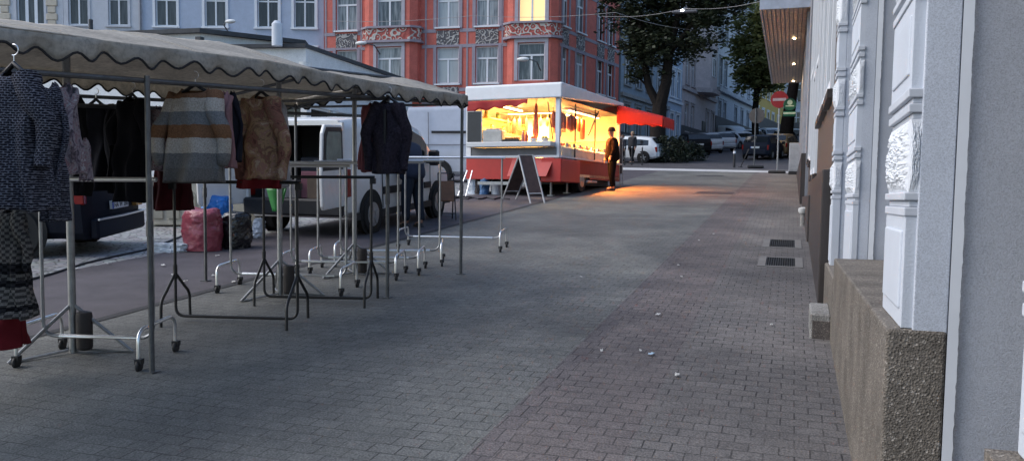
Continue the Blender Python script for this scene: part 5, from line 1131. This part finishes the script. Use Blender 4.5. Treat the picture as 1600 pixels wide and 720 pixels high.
def person(label, loc, rz, coat, legs, h=1.75, lean=0.0, armL=((.22, .02, 1.15), (.24, -.04, .90)), armR=((-.22, .02, 1.15), (-.24, -.04, .90)), step=0.0, hat=None, hair=None, coat_len=.78, gx=0.0):
    r = thing('person', label, 'person', loc, rz); k = h / 1.75
    def L_(z): return -lean * max(0, z - .92)
    def V(x, y, z, *rad): return (x * k, (y + L_(z)) * k, z * k, *[q * k for q in rad])
    hd = [V(0, 0, .98, .12, .10), V(0, .0, 1.18, .115, .09), V(0, 0, 1.36, .14, .095), V(0, .0, 1.47, .055, .055), V(0, -.012, 1.54, .055, .06), V(0, -.02, 1.60, .07, .085), V(0, -.015, 1.67, .075, .092), V(0, -.005, 1.735, .05, .06)]
    vs = hd + [V(.165, 0, 1.40, .055), V(*armL[0], .042), V(*armL[1], .028), V(-.165, 0, 1.40, .055), V(*armR[0], .042), V(*armR[1], .028),
        V(.09, 0, .9, .085), V(.1, -.01 - step * .45, .5, .06), V(.1, .03 - step, .09, .042), V(.105, -.12 - step, .045, .035), V(-.09, 0, .9, .085), V(-.1, -.01 + step * .3, .5, .06), V(-.1, .03 + step, .09, .042), V(-.105, -.12 + step, .045, .035), V(0, -.115, 1.615, .012)]
    es = [(0, 1), (1, 2), (2, 3), (3, 4), (4, 5), (5, 6), (6, 7), (2, 8), (8, 9), (9, 10), (2, 11), (11, 12), (12, 13), (0, 14), (14, 15), (15, 16), (16, 17), (0, 18), (18, 19), (19, 20), (20, 21), (5, 22)]
    skin('body', vs, es, SKIN, r)
    g = .028
    ct = [V(0, 0, coat_len, .29, .24), V(0, 0, 1.0, .275, .225), V(0, 0, 1.2, .26, .205), V(0, 0, 1.37, .25, .185), V(0, 0, 1.475, .075, .075), V(.20, 0, 1.40, .095), V(*armL[0], .085), V(*[a * .12 + b * .88 for a, b in zip(armL[0], armL[1])], .05), V(-.20, 0, 1.40, .095), V(*armR[0], .085), V(*[a * .12 + b * .88 for a, b in zip(armR[0], armR[1])], .05)]
    skin('coat', ct, [(0, 1), (1, 2), (2, 3), (3, 4), (3, 5), (5, 6), (6, 7), (3, 8), (8, 9), (9, 10)], coat, r)
    tv = [V(0, 0, .95, .13, .11), V(.11, 0, .86, .125), V(.125, -.01 - step * .45, .5, .095), V(.115, .03 - step, .10, .07), V(-.11, 0, .86, .125), V(-.125, -.01 + step * .3, .5, .095), V(-.115, .03 + step, .10, .07)]
    skin('trousers', tv, [(0, 1), (1, 2), (2, 3), (0, 4), (4, 5), (5, 6)], legs, r)
    for s, st in ((1, -step), (-1, step)):
        m = MB(); x = s * .102
        m.grid(lambda u, v: (x * k + .052 * k * math.cos(2 * PI * u) * (1 - .6 * v ** 3), (-.04 + st) * k + .145 * k * math.sin(2 * PI * u) * (1 - .45 * v), .095 * k * v * (1 if math.sin(2 * PI * u) > -.2 else .72)), 18, 6); m.build('shoe', mat('shoe', (.015, .013, .012), .5), r)
    for arm in (armL, armR):
        e_, w_ = Vector(V(*arm[0])), Vector(V(*arm[1])); d = (w_ - e_).normalized(); sd = d.cross(Vector((0, 1, 0))).normalized(); m = MB(); m.tube([w_ - d * .01 * k, w_ + d * .04 * k, w_ + d * .085 * k], [.024 * k, .036 * k, .03 * k], 10)
        nrm = sd.cross(d)
        for i, ln in enumerate((.07, .085, .08, .06)):
            b0 = w_ + d * .08 * k + sd * ((i - 1.5) * .018 * k); m.tube([b0, b0 + (d * .6 + nrm * .15) * ln * k, b0 + (d + nrm * .45) * ln * k], [.0095 * k, .009 * k, .007 * k], 6)
        b0 = w_ + d * .03 * k + sd * .03 * k; m.tube([b0, b0 + (d * .5 + sd * .7) * .04 * k, b0 + (d * .9 + sd * .8) * .06 * k], [.012 * k, .01 * k, .008 * k], 6); m.build('hand', SKIN, r)
    m = MB()
    for s in (-1, 1):
        c = V(s * .032, -.098, 1.645); m.lathe([(.001, -.011), (.009, -.006), (.011, 0), (.009, .006), (.001, .011)], c[:3], 8)
    m.build('eyes', mat('eye', (.03, .025, .02), .3), r)
    m = MB()
    for s in (-1, 1):
        c = V(s * .08, .005, 1.63); m.lathe([(.001, -.032 * k), (.014, -.02), (.016, .0), (.018, .018), (.001, .032 * k)], c[:3], 8)
    m.build('ear', SKIN, r)
    m = MB(); c = V(0, -.104, 1.575); m.bx(c[0] - .024, c[0] + .024, c[1] - .002, c[1] + .006, c[2] - .004, c[2] + .004); m.build('mouth', mat('lip', (.3, .12, .1), .5), r)
    if hat or hair:
        m = MB(); c = V(0, .0, 1.665)
        if hat: m.lathe([(.094 * k, 0), (.104 * k, .02), (.10 * k, .06), (.075 * k, .1), (.02 * k, .115)], c[:3], 20); m.lathe([(.10 * k, -.004), (.11 * k, .0), (.11 * k, .022), (.10 * k, .026)], c[:3], 20)
        else:
            m.grid(lambda u, v: (c[0] + .094 * k * math.cos(2 * PI * u) * math.sin(PI * .5 * (.02 + .98 * v)), c[1] + .012 + .108 * k * math.sin(2 * PI * u) * math.sin(PI * .5 * (.02 + .98 * v)), c[2] + .105 * k * math.cos(PI * .5 * v) - (.10 * k if math.sin(2 * PI * u) > .05 else -.02) * v * v), 26, 12)
        m.build('cap' if hat else 'hair', hat or hair, r)
    return r
p = gp(-4.80, 23.6)
person('man in dark jacket and knitted cap waiting at the glowing glass side of the trailer', p, -PI / 2 + .45, mat('brown_jacket', (.012, .008, .007), .9, var=.25, bump=.3, spec=.1), mat('dark_trousers', (.008, .008, .009), .9, spec=.05), 1.76, lean=.05, step=.05, hat=mat('cap_dark', (.03, .026, .024), .9, bump=.4), coat_len=.80, armL=((.29, .0, 1.15), (.27, -.12, .93)), armR=((-.29, .0, 1.15), (-.27, -.12, .93)))
p = gp(-6.1, 13.15)
person('person in dark blue jacket and jeans leaning toward the white van', p, -PI / 2 - .3, mat('blue_jacket', (.02, .03, .06), .8, var=.25), mat('jeans', (.013, .021, .038), .85, var=.2), 1.70, lean=.28, hair=mat('hair_dark', (.025, .018, .014), .7), armL=((.22, -.2, 1.2), (.18, -.36, 1.12)), armR=((-.22, -.2, 1.2), (-.18, -.36, 1.12)), step=.08)
blond = mat('hair_fair', (.42, .30, .17), .7)
person('fair-haired walker in black passing the white hatchback', gp(-8.2, 45.6), -.6, mat('black_coat', (.014, .014, .018), .85), mat('dark_trousers', (.02, .017, .016), .85), 1.72, hair=blond, step=.18)
person('second walker in dark grey half behind the fair-haired one', gp(-8.75, 45.7), -.7, mat('grey_coat', (.035, .035, .045), .85), mat('dark_trousers', (.02, .017, .016), .85), 1.55, hair=mat('hair_brown', (.08, .05, .03), .7), step=.14)

# ---------------------------------------------------------------- trees and hedge
BARK = mat('bark', (.022, .018, .016), .9, var=.35, scale=8, bump=.8, bscale=20, spec=.1)
def tree(name, label, x, y, limbs, blobs, leafm, nleaf, ls, seed, zbase=None):
    rg = random.Random(seed); zg = G(x, y); r = thing(name, label, 'tree', (x, y, zg)); mb = MB()
    for pts, r0, r1 in limbs:
        n_ = len(pts); mb.tube([Vector(p) + Vector((rg.uniform(-.05, .05), rg.uniform(-.05, .05), 0)) * (i > 0) for i, p in enumerate(pts)], [r0 + (r1 - r0) * i / (n_ - 1) for i in range(n_)], 9)
    for c, rad in blobs:
        s = Vector(limbs[0][0][-1]); s2 = min((Vector(p) for l in limbs for p in l[0]), key=lambda q: (q - Vector(c)).length); mb.tube([s2, (s2 + Vector(c)) / 2 + Vector((rg.uniform(-.3, .3), rg.uniform(-.3, .3), .2)), Vector(c)], [.09, .05, .02], 6)
    mb.build('trunk', BARK, r)
    cr = MB(); tot = sum(b[1] ** 2 for b in blobs)
    for c, rad in blobs:
        clumps = [Vector(c) + Vector((rg.gauss(0, 1), rg.gauss(0, 1), rg.gauss(0, .8))).normalized() * rad * rg.uniform(.35, 1.05) for _ in range(int(16 + rad * 8))]
        for _ in range(int(nleaf * rad ** 2 / tot)):
            q = rg.choice(clumps) + Vector((rg.gauss(0, 1), rg.gauss(0, 1), rg.gauss(0, .7))) * rad * .17
            a, b = rg.uniform(0, 2 * PI), rg.uniform(-.9, .9); s = ls * rg.uniform(.6, 1.4); d = Vector((math.cos(a), math.sin(a), b * .6)).normalized(); w = d.cross(Vector((rg.uniform(-1, 1), rg.uniform(-1, 1), 1))).normalized()
            cr.add([q, q + d * s * .5 + w * s * .34, q + d * s, q + d * s * .5 - w * s * .34], [(0, 1, 2, 3)])
    cr.build('crown', leafm, r)
    return r
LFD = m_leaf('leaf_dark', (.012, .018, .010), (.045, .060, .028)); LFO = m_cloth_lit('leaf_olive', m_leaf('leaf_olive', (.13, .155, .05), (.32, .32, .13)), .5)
bx_ = atY(1026, 245, 48.).x; k_ = 48 * .95 / F * 1.075
def tp(px, py, base, Y, dy=0): p = atY(px, py, Y + dy); return (p.x - base[0], p.y - base[1], p.z - G(*base))
B0 = (bx_, 48.)
t_ = lambda px, py, dy=0: tp(px, py, B0, 48., dy)
big = [((t_(1060, -35)), 2.6), (t_(1010, 10, 1), 1.7), (t_(985, -30, 1), 1.8), (t_(1115, 0), 1.9), (t_(1000, 62, -.5), 1.15), (t_(1050, 40, 1), 1.5), (t_(1100, 45, -1), 1.35), (t_(1060, 85, .5), .9), (t_(1003, 100, -.4), .75), (t_(1140, -15), 1.4), (t_(1030, -80), 2.4), (t_(1110, -80), 2.2), (t_(1082, 70), .8), (t_(985, 82), .6), (t_(1040, 118, 0), .35), (t_(970, 20, 1), 1.3), (t_(1012, 45), 1.3), (t_(1035, 70, -1), 1.0), (t_(992, 118, -.3), .55), (t_(1015, 80), .9)]
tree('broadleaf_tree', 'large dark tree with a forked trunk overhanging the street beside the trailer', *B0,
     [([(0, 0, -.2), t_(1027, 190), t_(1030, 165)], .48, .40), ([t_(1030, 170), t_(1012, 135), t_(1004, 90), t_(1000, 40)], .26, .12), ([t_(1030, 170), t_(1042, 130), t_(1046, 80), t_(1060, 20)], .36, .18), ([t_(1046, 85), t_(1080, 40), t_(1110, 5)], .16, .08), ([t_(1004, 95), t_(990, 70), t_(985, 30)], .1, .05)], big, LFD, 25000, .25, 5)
B1 = (atY(1181, 225, 82.).x, 82.); u_ = lambda px, py, dy=0: tp(px, py, B1, 82., dy)
tree('street_tree', 'slim olive-green tree standing higher up between yellow and pale houses', *B1, [([(0, 0, -.3), u_(1180, 180), u_(1183, 145), u_(1180, 90)], .36, .2), ([u_(1183, 150), u_(1195, 115)], .18, .1)],
     [(u_(1178, 95), 2.5), (u_(1182, 60), 2.3), (u_(1170, 125), 1.4), (u_(1195, 130), 1.7), (u_(1186, 30), 1.9), (u_(1203, 100), 1.6), (u_(1198, 60), 1.6), (u_(1158, 80), .9)], LFO, 7000, .42, 9)
B2 = (atY(1226, 215, 72.).x, 72.); w_ = lambda px, py, dy=0: tp(px, py, B2, 72., dy)
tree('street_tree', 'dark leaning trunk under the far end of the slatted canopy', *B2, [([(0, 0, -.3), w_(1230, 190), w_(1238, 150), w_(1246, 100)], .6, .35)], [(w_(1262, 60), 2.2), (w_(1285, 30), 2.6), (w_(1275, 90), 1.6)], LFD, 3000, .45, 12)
def hedge(label, px, py, Y, w, d, h, seed):
    p = atY(px, py, Y); r = thing('hedge_bush', label, 'bush', gp(p.x, Y)); rg = random.Random(seed); cr = MB()
    for _ in range(2600):
        a = rg.uniform(0, 2 * PI); q = rg.random() ** .4; z = rg.random(); s = .13 * rg.uniform(.6, 1.4); k = (1 - z ** 3 * .6)
        c = Vector((w / 2 * q * k * math.cos(a), d / 2 * q * k * math.sin(a), h * z * (1 + .25 * noise.noise((math.cos(a) * 2 + seed, math.sin(a) * 2, 0))))); dd_ = Vector((rg.uniform(-1, 1), rg.uniform(-1, 1), rg.uniform(-.4, 1))).normalized(); ww = dd_.cross(Vector((rg.uniform(-1, 1), rg.uniform(-1, 1), 1))).normalized()
        cr.add([c, c + dd_ * s * .5 + ww * s * .3, c + dd_ * s, c + dd_ * s * .5 - ww * s * .3], [(0, 1, 2, 3)])
    cr.build('foliage', m_leaf('leaf_hedge', (.008, .013, .007), (.028, .04, .018)) if 'leaf_hedge' not in MATS else MATS['leaf_hedge'], r); st_ = MB()
    for i in range(7): st_.tube([(rg.uniform(-w, w) * .2, rg.uniform(-d, d) * .2, 0), (rg.uniform(-w, w) * .35, rg.uniform(-d, d) * .3, h * .8)], [.025, .008], 5)
    st_.build('stem', BARK, r)
hedge('dense dark bush at the foot of the big tree', 1046, 250, 47.5, 2.6, 1.8, 1.35, 1.); hedge('low dark bush between the big tree and the black estate car', 1072, 250, 50., 2.4, 1.8, 1.0, 2.)

# ---------------------------------------------------------------- signs, posts, street furniture
sp = at(1214, 271); hs = (atY(1214, 156, sp.y).z - sp.z)
ne = thing('no_entry_sign', 'round red no-entry sign on a grey pole with a movable base', 'road sign', sp, -.05)
m = MB(); m.tube([(0, .02, .05), (0, .02, hs + .38)], .03, 10); m.build('pole', STL, ne); m = MB(); m.lathe([(.34, -.012), (.345, 0), (.34, .012)], (0, -.03, hs), 36, axis='y'); m.build('disc', mat('sign_red', (.27, .010, .014), .45, var=.05), ne)
m = MB(); m.bx(-.26, .26, -.047, -.043, hs - .055, hs + .055); m.build('white_bar', mat('sign_bar', (.40, .32, .34), .5), ne); m = MB(); m.rbx(-.34, .34, -.25, .25, .0, .11, .03); m.build('base', PLB, ne)
sp = at(1178, 263); hs = atY(1180, 181, sp.y).z - sp.z
nb = thing('round_sign', 'brown-grey round sign seen from behind on its post beyond the kerb', 'road sign', sp); m = MB(); m.tube([(0, 0, 0), (0, 0, hs + .35)], .03, 8); m.build('pole', STD, nb); m = MB(); m.lathe([(.36, .04), (.36, .06)], (.05, 0, hs), 28, axis='y'); m.build('disc', mat('sign_back', (.10, .085, .075), .6), nb); m = MB(); m.rbx(-.3, .45, -.25, .25, 0, .14, .04); m.build('base', PLB, nb)
g0 = atY(1234, 166, 36.); gs = thing('hanging_sign', 'green round shop sign with white emblem projecting from the wall behind the no-entry sign', 'shop sign', g0)
SGR = mat('sign_green', (.005, .06, .042), .5, spec=.2); m = MB(); m.lathe([(.23, -.05), (.25, -.03), (.25, .03), (.23, .05)], (0, 0, .06), 32, axis='y'); m.build('disc', SGR, gs); m = MB(); m.rbx(-.24, .24, -.045, .045, -.42, -.2, .03); m.build('name_board', SGR, gs)
SW = mat('sign_white', (.25, .36, .33), .5); m = MB(); m.lathe([(.10, -.056), (.10, -.051)], (0, 0, .14), 20, axis='y'); m.bx(-.16, .16, -.056, -.051, -.02, .02); m.build('emblem', SW, gs); m = MB(); m.bx(-.24, .24, -.051, -.047, -.32, -.25); m.build('white_line', SW, gs); m = MB(); m.tube([(.3, 0, .2), (.62, 0, .2)], .025); m.build('bracket', PLB, gs)
p = at(1237, 273); ub = thing('utility_box', 'grey street cabinet standing against the wall under the canopy', 'cabinet', gp(.08, p.y)); m = MB(); m.rbx(-.19, .2, -.16, .16, .12, 1.25, .02); m.build('cabinet_body', mat('cabinet_grey', (.30, .32, .35), .6), ub); m = MB(); m.bx(-.17, .18, -.165, -.159, .2, 1.2); m.build('door', mat('cabinet_door', (.33, .35, .38), .6), ub); m = MB(); m.bx(-.2, .21, -.17, .17, 0, .12); m.build('base', PLB, ub)
p = at(1147, 262); bo = thing('bollard', 'dark bollard with a white band on the kerb line', 'bollard', p); m = MB(); m.lathe([(.06, 0), (.06, .85), (.045, .9), (.01, .92)], n=14); m.build('post', PLB, bo); m = MB(); m.lathe([(.063, .68), (.063, .8)], n=14); m.build('band', WTR, bo)
p = at(1160, 262); lp_ = thing('leaning_pole', 'thin dark leaning pole beside the banded bollard', 'pole', p); m = MB(); m.tube([(-.1, 0, 0), (.28, 0, .9)], .025, 8); m.build('shaft', PLB, lp_); m = MB(); m.lathe([(.12, 0), (.1, .05)], (-.1, 0, 0), 12); m.build('foot', PLB, lp_)
p = atY(990, 262, 42.5); 
for i, px in enumerate((966, 976, 987, 1003)):
    b = at(px, 259); o = thing('kerb_post', 'slim dark post in the row along the kerb in front of the white hatchback', 'bollard', b, 0, 'posts along the kerb'); m = MB(); m.tube([(0, 0, 0), (0, 0, .95)], .035, 8); m.build('post', PLB, o); m = MB(); m.lathe([(.045, .93), (.03, .98)], n=10); m.build('cap', STL, o)
b = at(966, 289); wm_ = thing('menu_stand', 'narrow dark menu stand just past the waiting man', 'sign board', b); m = MB(); m.tube([(-.16, -.15, 0), (-.1, 0, 1.5)], .018, 6); m.tube([(.16, -.15, 0), (.1, 0, 1.5)], .018, 6); m.tube([(0, .3, 0), (0, .05, 1.2)], .015, 6); m.build('leg', STL, wm_); m = MB(); m.add([(-.14, -.12, .35), (.14, -.12, .35), (.1, -.01, 1.48), (-.1, -.01, 1.48), (-.14, -.10, .35), (.14, -.10, .35), (.1, .01, 1.48), (-.1, .01, 1.48)], [(0, 1, 2, 3), (7, 6, 5, 4), (0, 4, 5, 1), (1, 5, 6, 2), (2, 6, 7, 3), (3, 7, 4, 0)]); m.build('panel', WOODD, wm_)
# things set against the right-hand wall
b = thing('granite_block', 'small rough granite block on the footway against the plinth', 'stone block', gp(.25, 6.98)); m = MB(); m.rbx(-.075, .075, -.16, .3, -.02, .2, .012); m.shear(); m.build('stone', GRAN, b); m = MB(); m.rbx(-.06, .073, -.164, -.15, -.01, .15, .006); m.shear(); m.build('dark_front', AGD, b)
b = thing('wall_stud', 'pale stone stud at the foot of the brown shop front', 'stone stud', gp(.22, 15.4)); m = MB(); m.lathe([(.05, -.02), (.05, .2), (.03, .22)], n=12); m.build('foot', GRAN, b); m = MB(); m.lathe([(.06, .22), (.085, .25), (.085, .31), (.03, .33)], n=12); m.build('head', mat('stud_white', (.6, .6, .58), .6), b)
for (y0, y1, lb) in ((10.45, 11.30, 'iron light-well grating in the footway, the nearer of two'), (12.25, 13.25, 'iron light-well grating in the footway, the farther of two')):
    b = thing('light_well_grate', lb, 'grating', gp(-.09, (y0 + y1) / 2), 0); hh = (y1 - y0) / 2
    m = MB()
    for a0, a1, b0, b1 in ((-.26, -.17, -hh, hh), (.17, .26, -hh, hh), (-.17, .17, -hh, -hh + .06), (-.17, .17, hh - .06, hh)): m.bx(a0, a1, b0, b1, -.02, .016)
    m.shear(); m.build('stone_frame', mat('frame_concrete', (.17, .165, .16), .8, var=.15), b); m = MB(); m.bx(-.17, .17, -hh + .06, hh - .06, -.02, .0098); m.shear(); m.build('pit', mat('pit_black', (.006, .006, .006), .9), b)
    m = MB()
    for i in range(13): x = -.16 + i * .0265; m.bx(x - .004, x + .004, -hh + .06, hh - .06, .0, .0145)
    for i in range(12): y = -hh + .1 + i * (2 * hh - .2) / 11; m.bx(-.17, .17, y - .004, y + .004, .0, .0138)
    m.shear(); m.build('grid', BLK, b)
for px, py, lb in ((1110, 275, 'rectangular dark drain cover near the kerb'), (1118, 302, 'rectangular drain cover halfway up the footway')):
    p = at(px, py); b = thing('drain_cover', lb, 'drain cover', p); m = MB(); m.bx(-.55, .55, -.5, .5, .002, .0125); m.shear(); m.build('rim', mat('drain_rim', (.11, .105, .1), .6), b); m = MB(); m.bx(-.48, .48, -.43, .43, .012, .0165); m.shear(); m.build('lid', mat('drain_lid', (.045, .043, .042), .55, bump=.8, bscale=30), b)
rl = random.Random(3)
def scrap(label, px, py, s, m_, grp='litter on the paving'):
    p = at(px, py, .014); b = MB(); n_ = 9
    b.grid(lambda u, v: ((u - .5) * s * 1.7 * (.7 + .3 * math.sin(v * 3)), (v - .5) * s, .004 + .016 * abs(noise.noise((u * 4 + px, v * 4, py))) + .006 * u), n_, n_)
    return tag(b.build('paper_scrap', m_, None, loc=p, rot=(0, 0, rl.uniform(0, 3)), solid=.002), label, 'litter', grp)
PAP = mat('paper', (.62, .62, .6), .7); PAPB = mat('paper_blue', (.45, .6, .75), .6)
scrap('crumpled pale blue scrap of paper in the middle of the footway', 1018, 554, .03, PAPB); scrap('white bent scrap of paper nearest to the camera on the footway', 1058, 587, .028, PAP); scrap('thin white strip of paper above the pale blue scrap', 1028, 492, .03, PAP)
for px, py in ((1092, 376), (1163, 376), (1115, 366), (908, 433), (1065, 433), (940, 549), (1001, 549), (1205, 508), (1060, 415)):
    scrap('tiny pale fleck of litter on the paving', px, py, .014 + .008 * rl.random(), PAP)
for px, py in ((300, 370), (340, 400), (270, 430), (333, 431), (365, 441), (170, 412), (120, 420), (255, 415), (290, 440)):
    scrap('tiny white scrap on the tarred lane behind the racks', px, py, .025 + .015 * rl.random(), PAP, 'litter on the lane')
scrap('white scrap lying at the foot of the granite block', 1278, 523, .05, PAP); scrap('pale scrap caught in the joint at the plinth foot', 1322, 628, .03, PAP)

# ---------------------------------------------------------------- lamps and wires
def wall_lamp(label, px, py, D, sgn=1):
    p = atD(px, py, D); b = thing('street_lamp', label, 'street lamp', p); m = MB(); m.grid(lambda u, v: (.36 * math.cos(2 * PI * u) * math.sin(PI * v), .16 * math.sin(2 * PI * u) * math.sin(PI * v), .12 * math.cos(PI * v)), 18, 10); m.build('lamp_head', mat('lamp_opal', (.7, .72, .72), .4), b)
    m = MB(); m.tube([(.25 * sgn, 0, .02), (.7 * sgn, .3, -.1), (.75 * sgn, .9, -.5)], .035, 7); m.build('arm', STD, b)
wall_lamp('pale oval street lamp before the left bay of the red house', 564, 68, 48.); wall_lamp('pale oval street lamp beside the corner bay of the red house', 817, 93, 46.); wall_lamp('street lamp on an arm before the blue-grey house', 360, 34, 49., -1)
def wire(label, pts, r=.012):
    P = [atD(x, y, D) for x, y, D in pts]; q = []
    for a, b in zip(P, P[1:]):
        for i in range(12): t = i / 12; q.append(a.lerp(b, t) - Vector((0, 0, .15 * math.sin(PI * t))))
    q.append(P[-1]); m = MB(); m.tube(q, r, 5); tag(m.build('overhead_wire', mat('wire', (.34, .32, .32), .6)), label, 'wire')
wire('pale overhead wire slung across the front of the red house', [(505, 33, 47), (740, 25, 44), (962, 20, 42), (1090, 48, 46)], .012); wire('upper overhead wire carrying the hanging lamp through the big tree', [(940, 26, 40), (1070, 14, 38), (1200, 0, 36)], .01)
p = atD(1070, 17, 38.); hl = thing('hanging_lamp', 'lit lamp hanging from the overhead wire in front of the tree crown', 'street lamp', p); m = MB(); m.rbx(-.55, .55, -.12, .12, -.1, 0, .03); m.build('lamp_case', mat('lamp_case_dark', (.12, .12, .13), .5), hl); m = MB(); m.lathe([(.02, -.06), (.07, -.03), (.07, .0), (.02, .03)], (-.1, -.13, .0), 12); m.build('bulb', m_emit('bulb_glow', (.85, .92, 1.0), 6.0), hl); m = MB(); m.tube([(0, 0, 0), (0, 0, .1)], .02); m.build('hook', STD, hl)
p = atD(1160, 18, 44.); 

# ---------------------------------------------------------------- light, sky, camera
w = bpy.data.worlds.new('World'); sc.world = w; w.use_nodes = True; n = w.node_tree
sky = n.nodes.new('ShaderNodeTexSky'); sky.sky_type = 'NISHITA'; sky.sun_disc = False
SE, SR = math.radians(42), math.radians(252)
sky.sun_elevation = SE; sky.sun_rotation = SR; sky.altitude = 200; sky.air_density = 1.2; sky.dust_density = 1.6; sky.ozone_density = 3.0
n.links.new(sky.outputs[0], n.nodes['Background'].inputs[0]); n.nodes['Background'].inputs[1].default_value = .05
sl = bpy.data.lights.new('sun', 'SUN'); sl.energy = .62; sl.angle = math.radians(60); sl.color = (1.0, .93, .86)
so = bpy.data.objects.new('sun', sl); COL.objects.link(so)
sd = Vector((math.sin(SR) * math.cos(SE), math.cos(SR) * math.cos(SE), math.sin(SE)))
so.rotation_euler = sd.to_track_quat('Z', 'Y').to_euler()
cd = bpy.data.cameras.new('camera'); co = bpy.data.objects.new('camera', cd); COL.objects.link(co)
cd.sensor_width = 36.0; cd.sensor_fit = 'HORIZONTAL'; cd.lens = 36.0 * F / 1600; cd.shift_y = -(PY - 360) / 1600 * -1; cd.clip_start = .05; cd.clip_end = 1000
R3 = ROT; r_, d_, f3 = R3.col[0], R3.col[1], R3.col[2]
co.matrix_world = Matrix((( r_[0], -d_[0], -f3[0], CAM[0]), (r_[1], -d_[1], -f3[1], CAM[1]), (r_[2], -d_[2], -f3[2], CAM[2]), (0, 0, 0, 1)))
sc.camera = co
vs_ = sc.view_settings; sc.display_settings.display_device = 'sRGB'; vs_.view_transform = 'Standard'; vs_.look = 'None'; vs_.exposure = 2.08; vs_.gamma = 1.0; vs_.use_curve_mapping = False
cy = sc.cycles; cy.use_denoising = True; cy.max_bounces = 8; cy.diffuse_bounces = 4; cy.glossy_bounces = 3; cy.transparent_max_bounces = 12; cy.sample_clamp_indirect = 6.0; cy.caustics_reflective = False; cy.caustics_refractive = False
try: cy.denoiser = 'OPENIMAGEDENOISE'
except Exception: pass
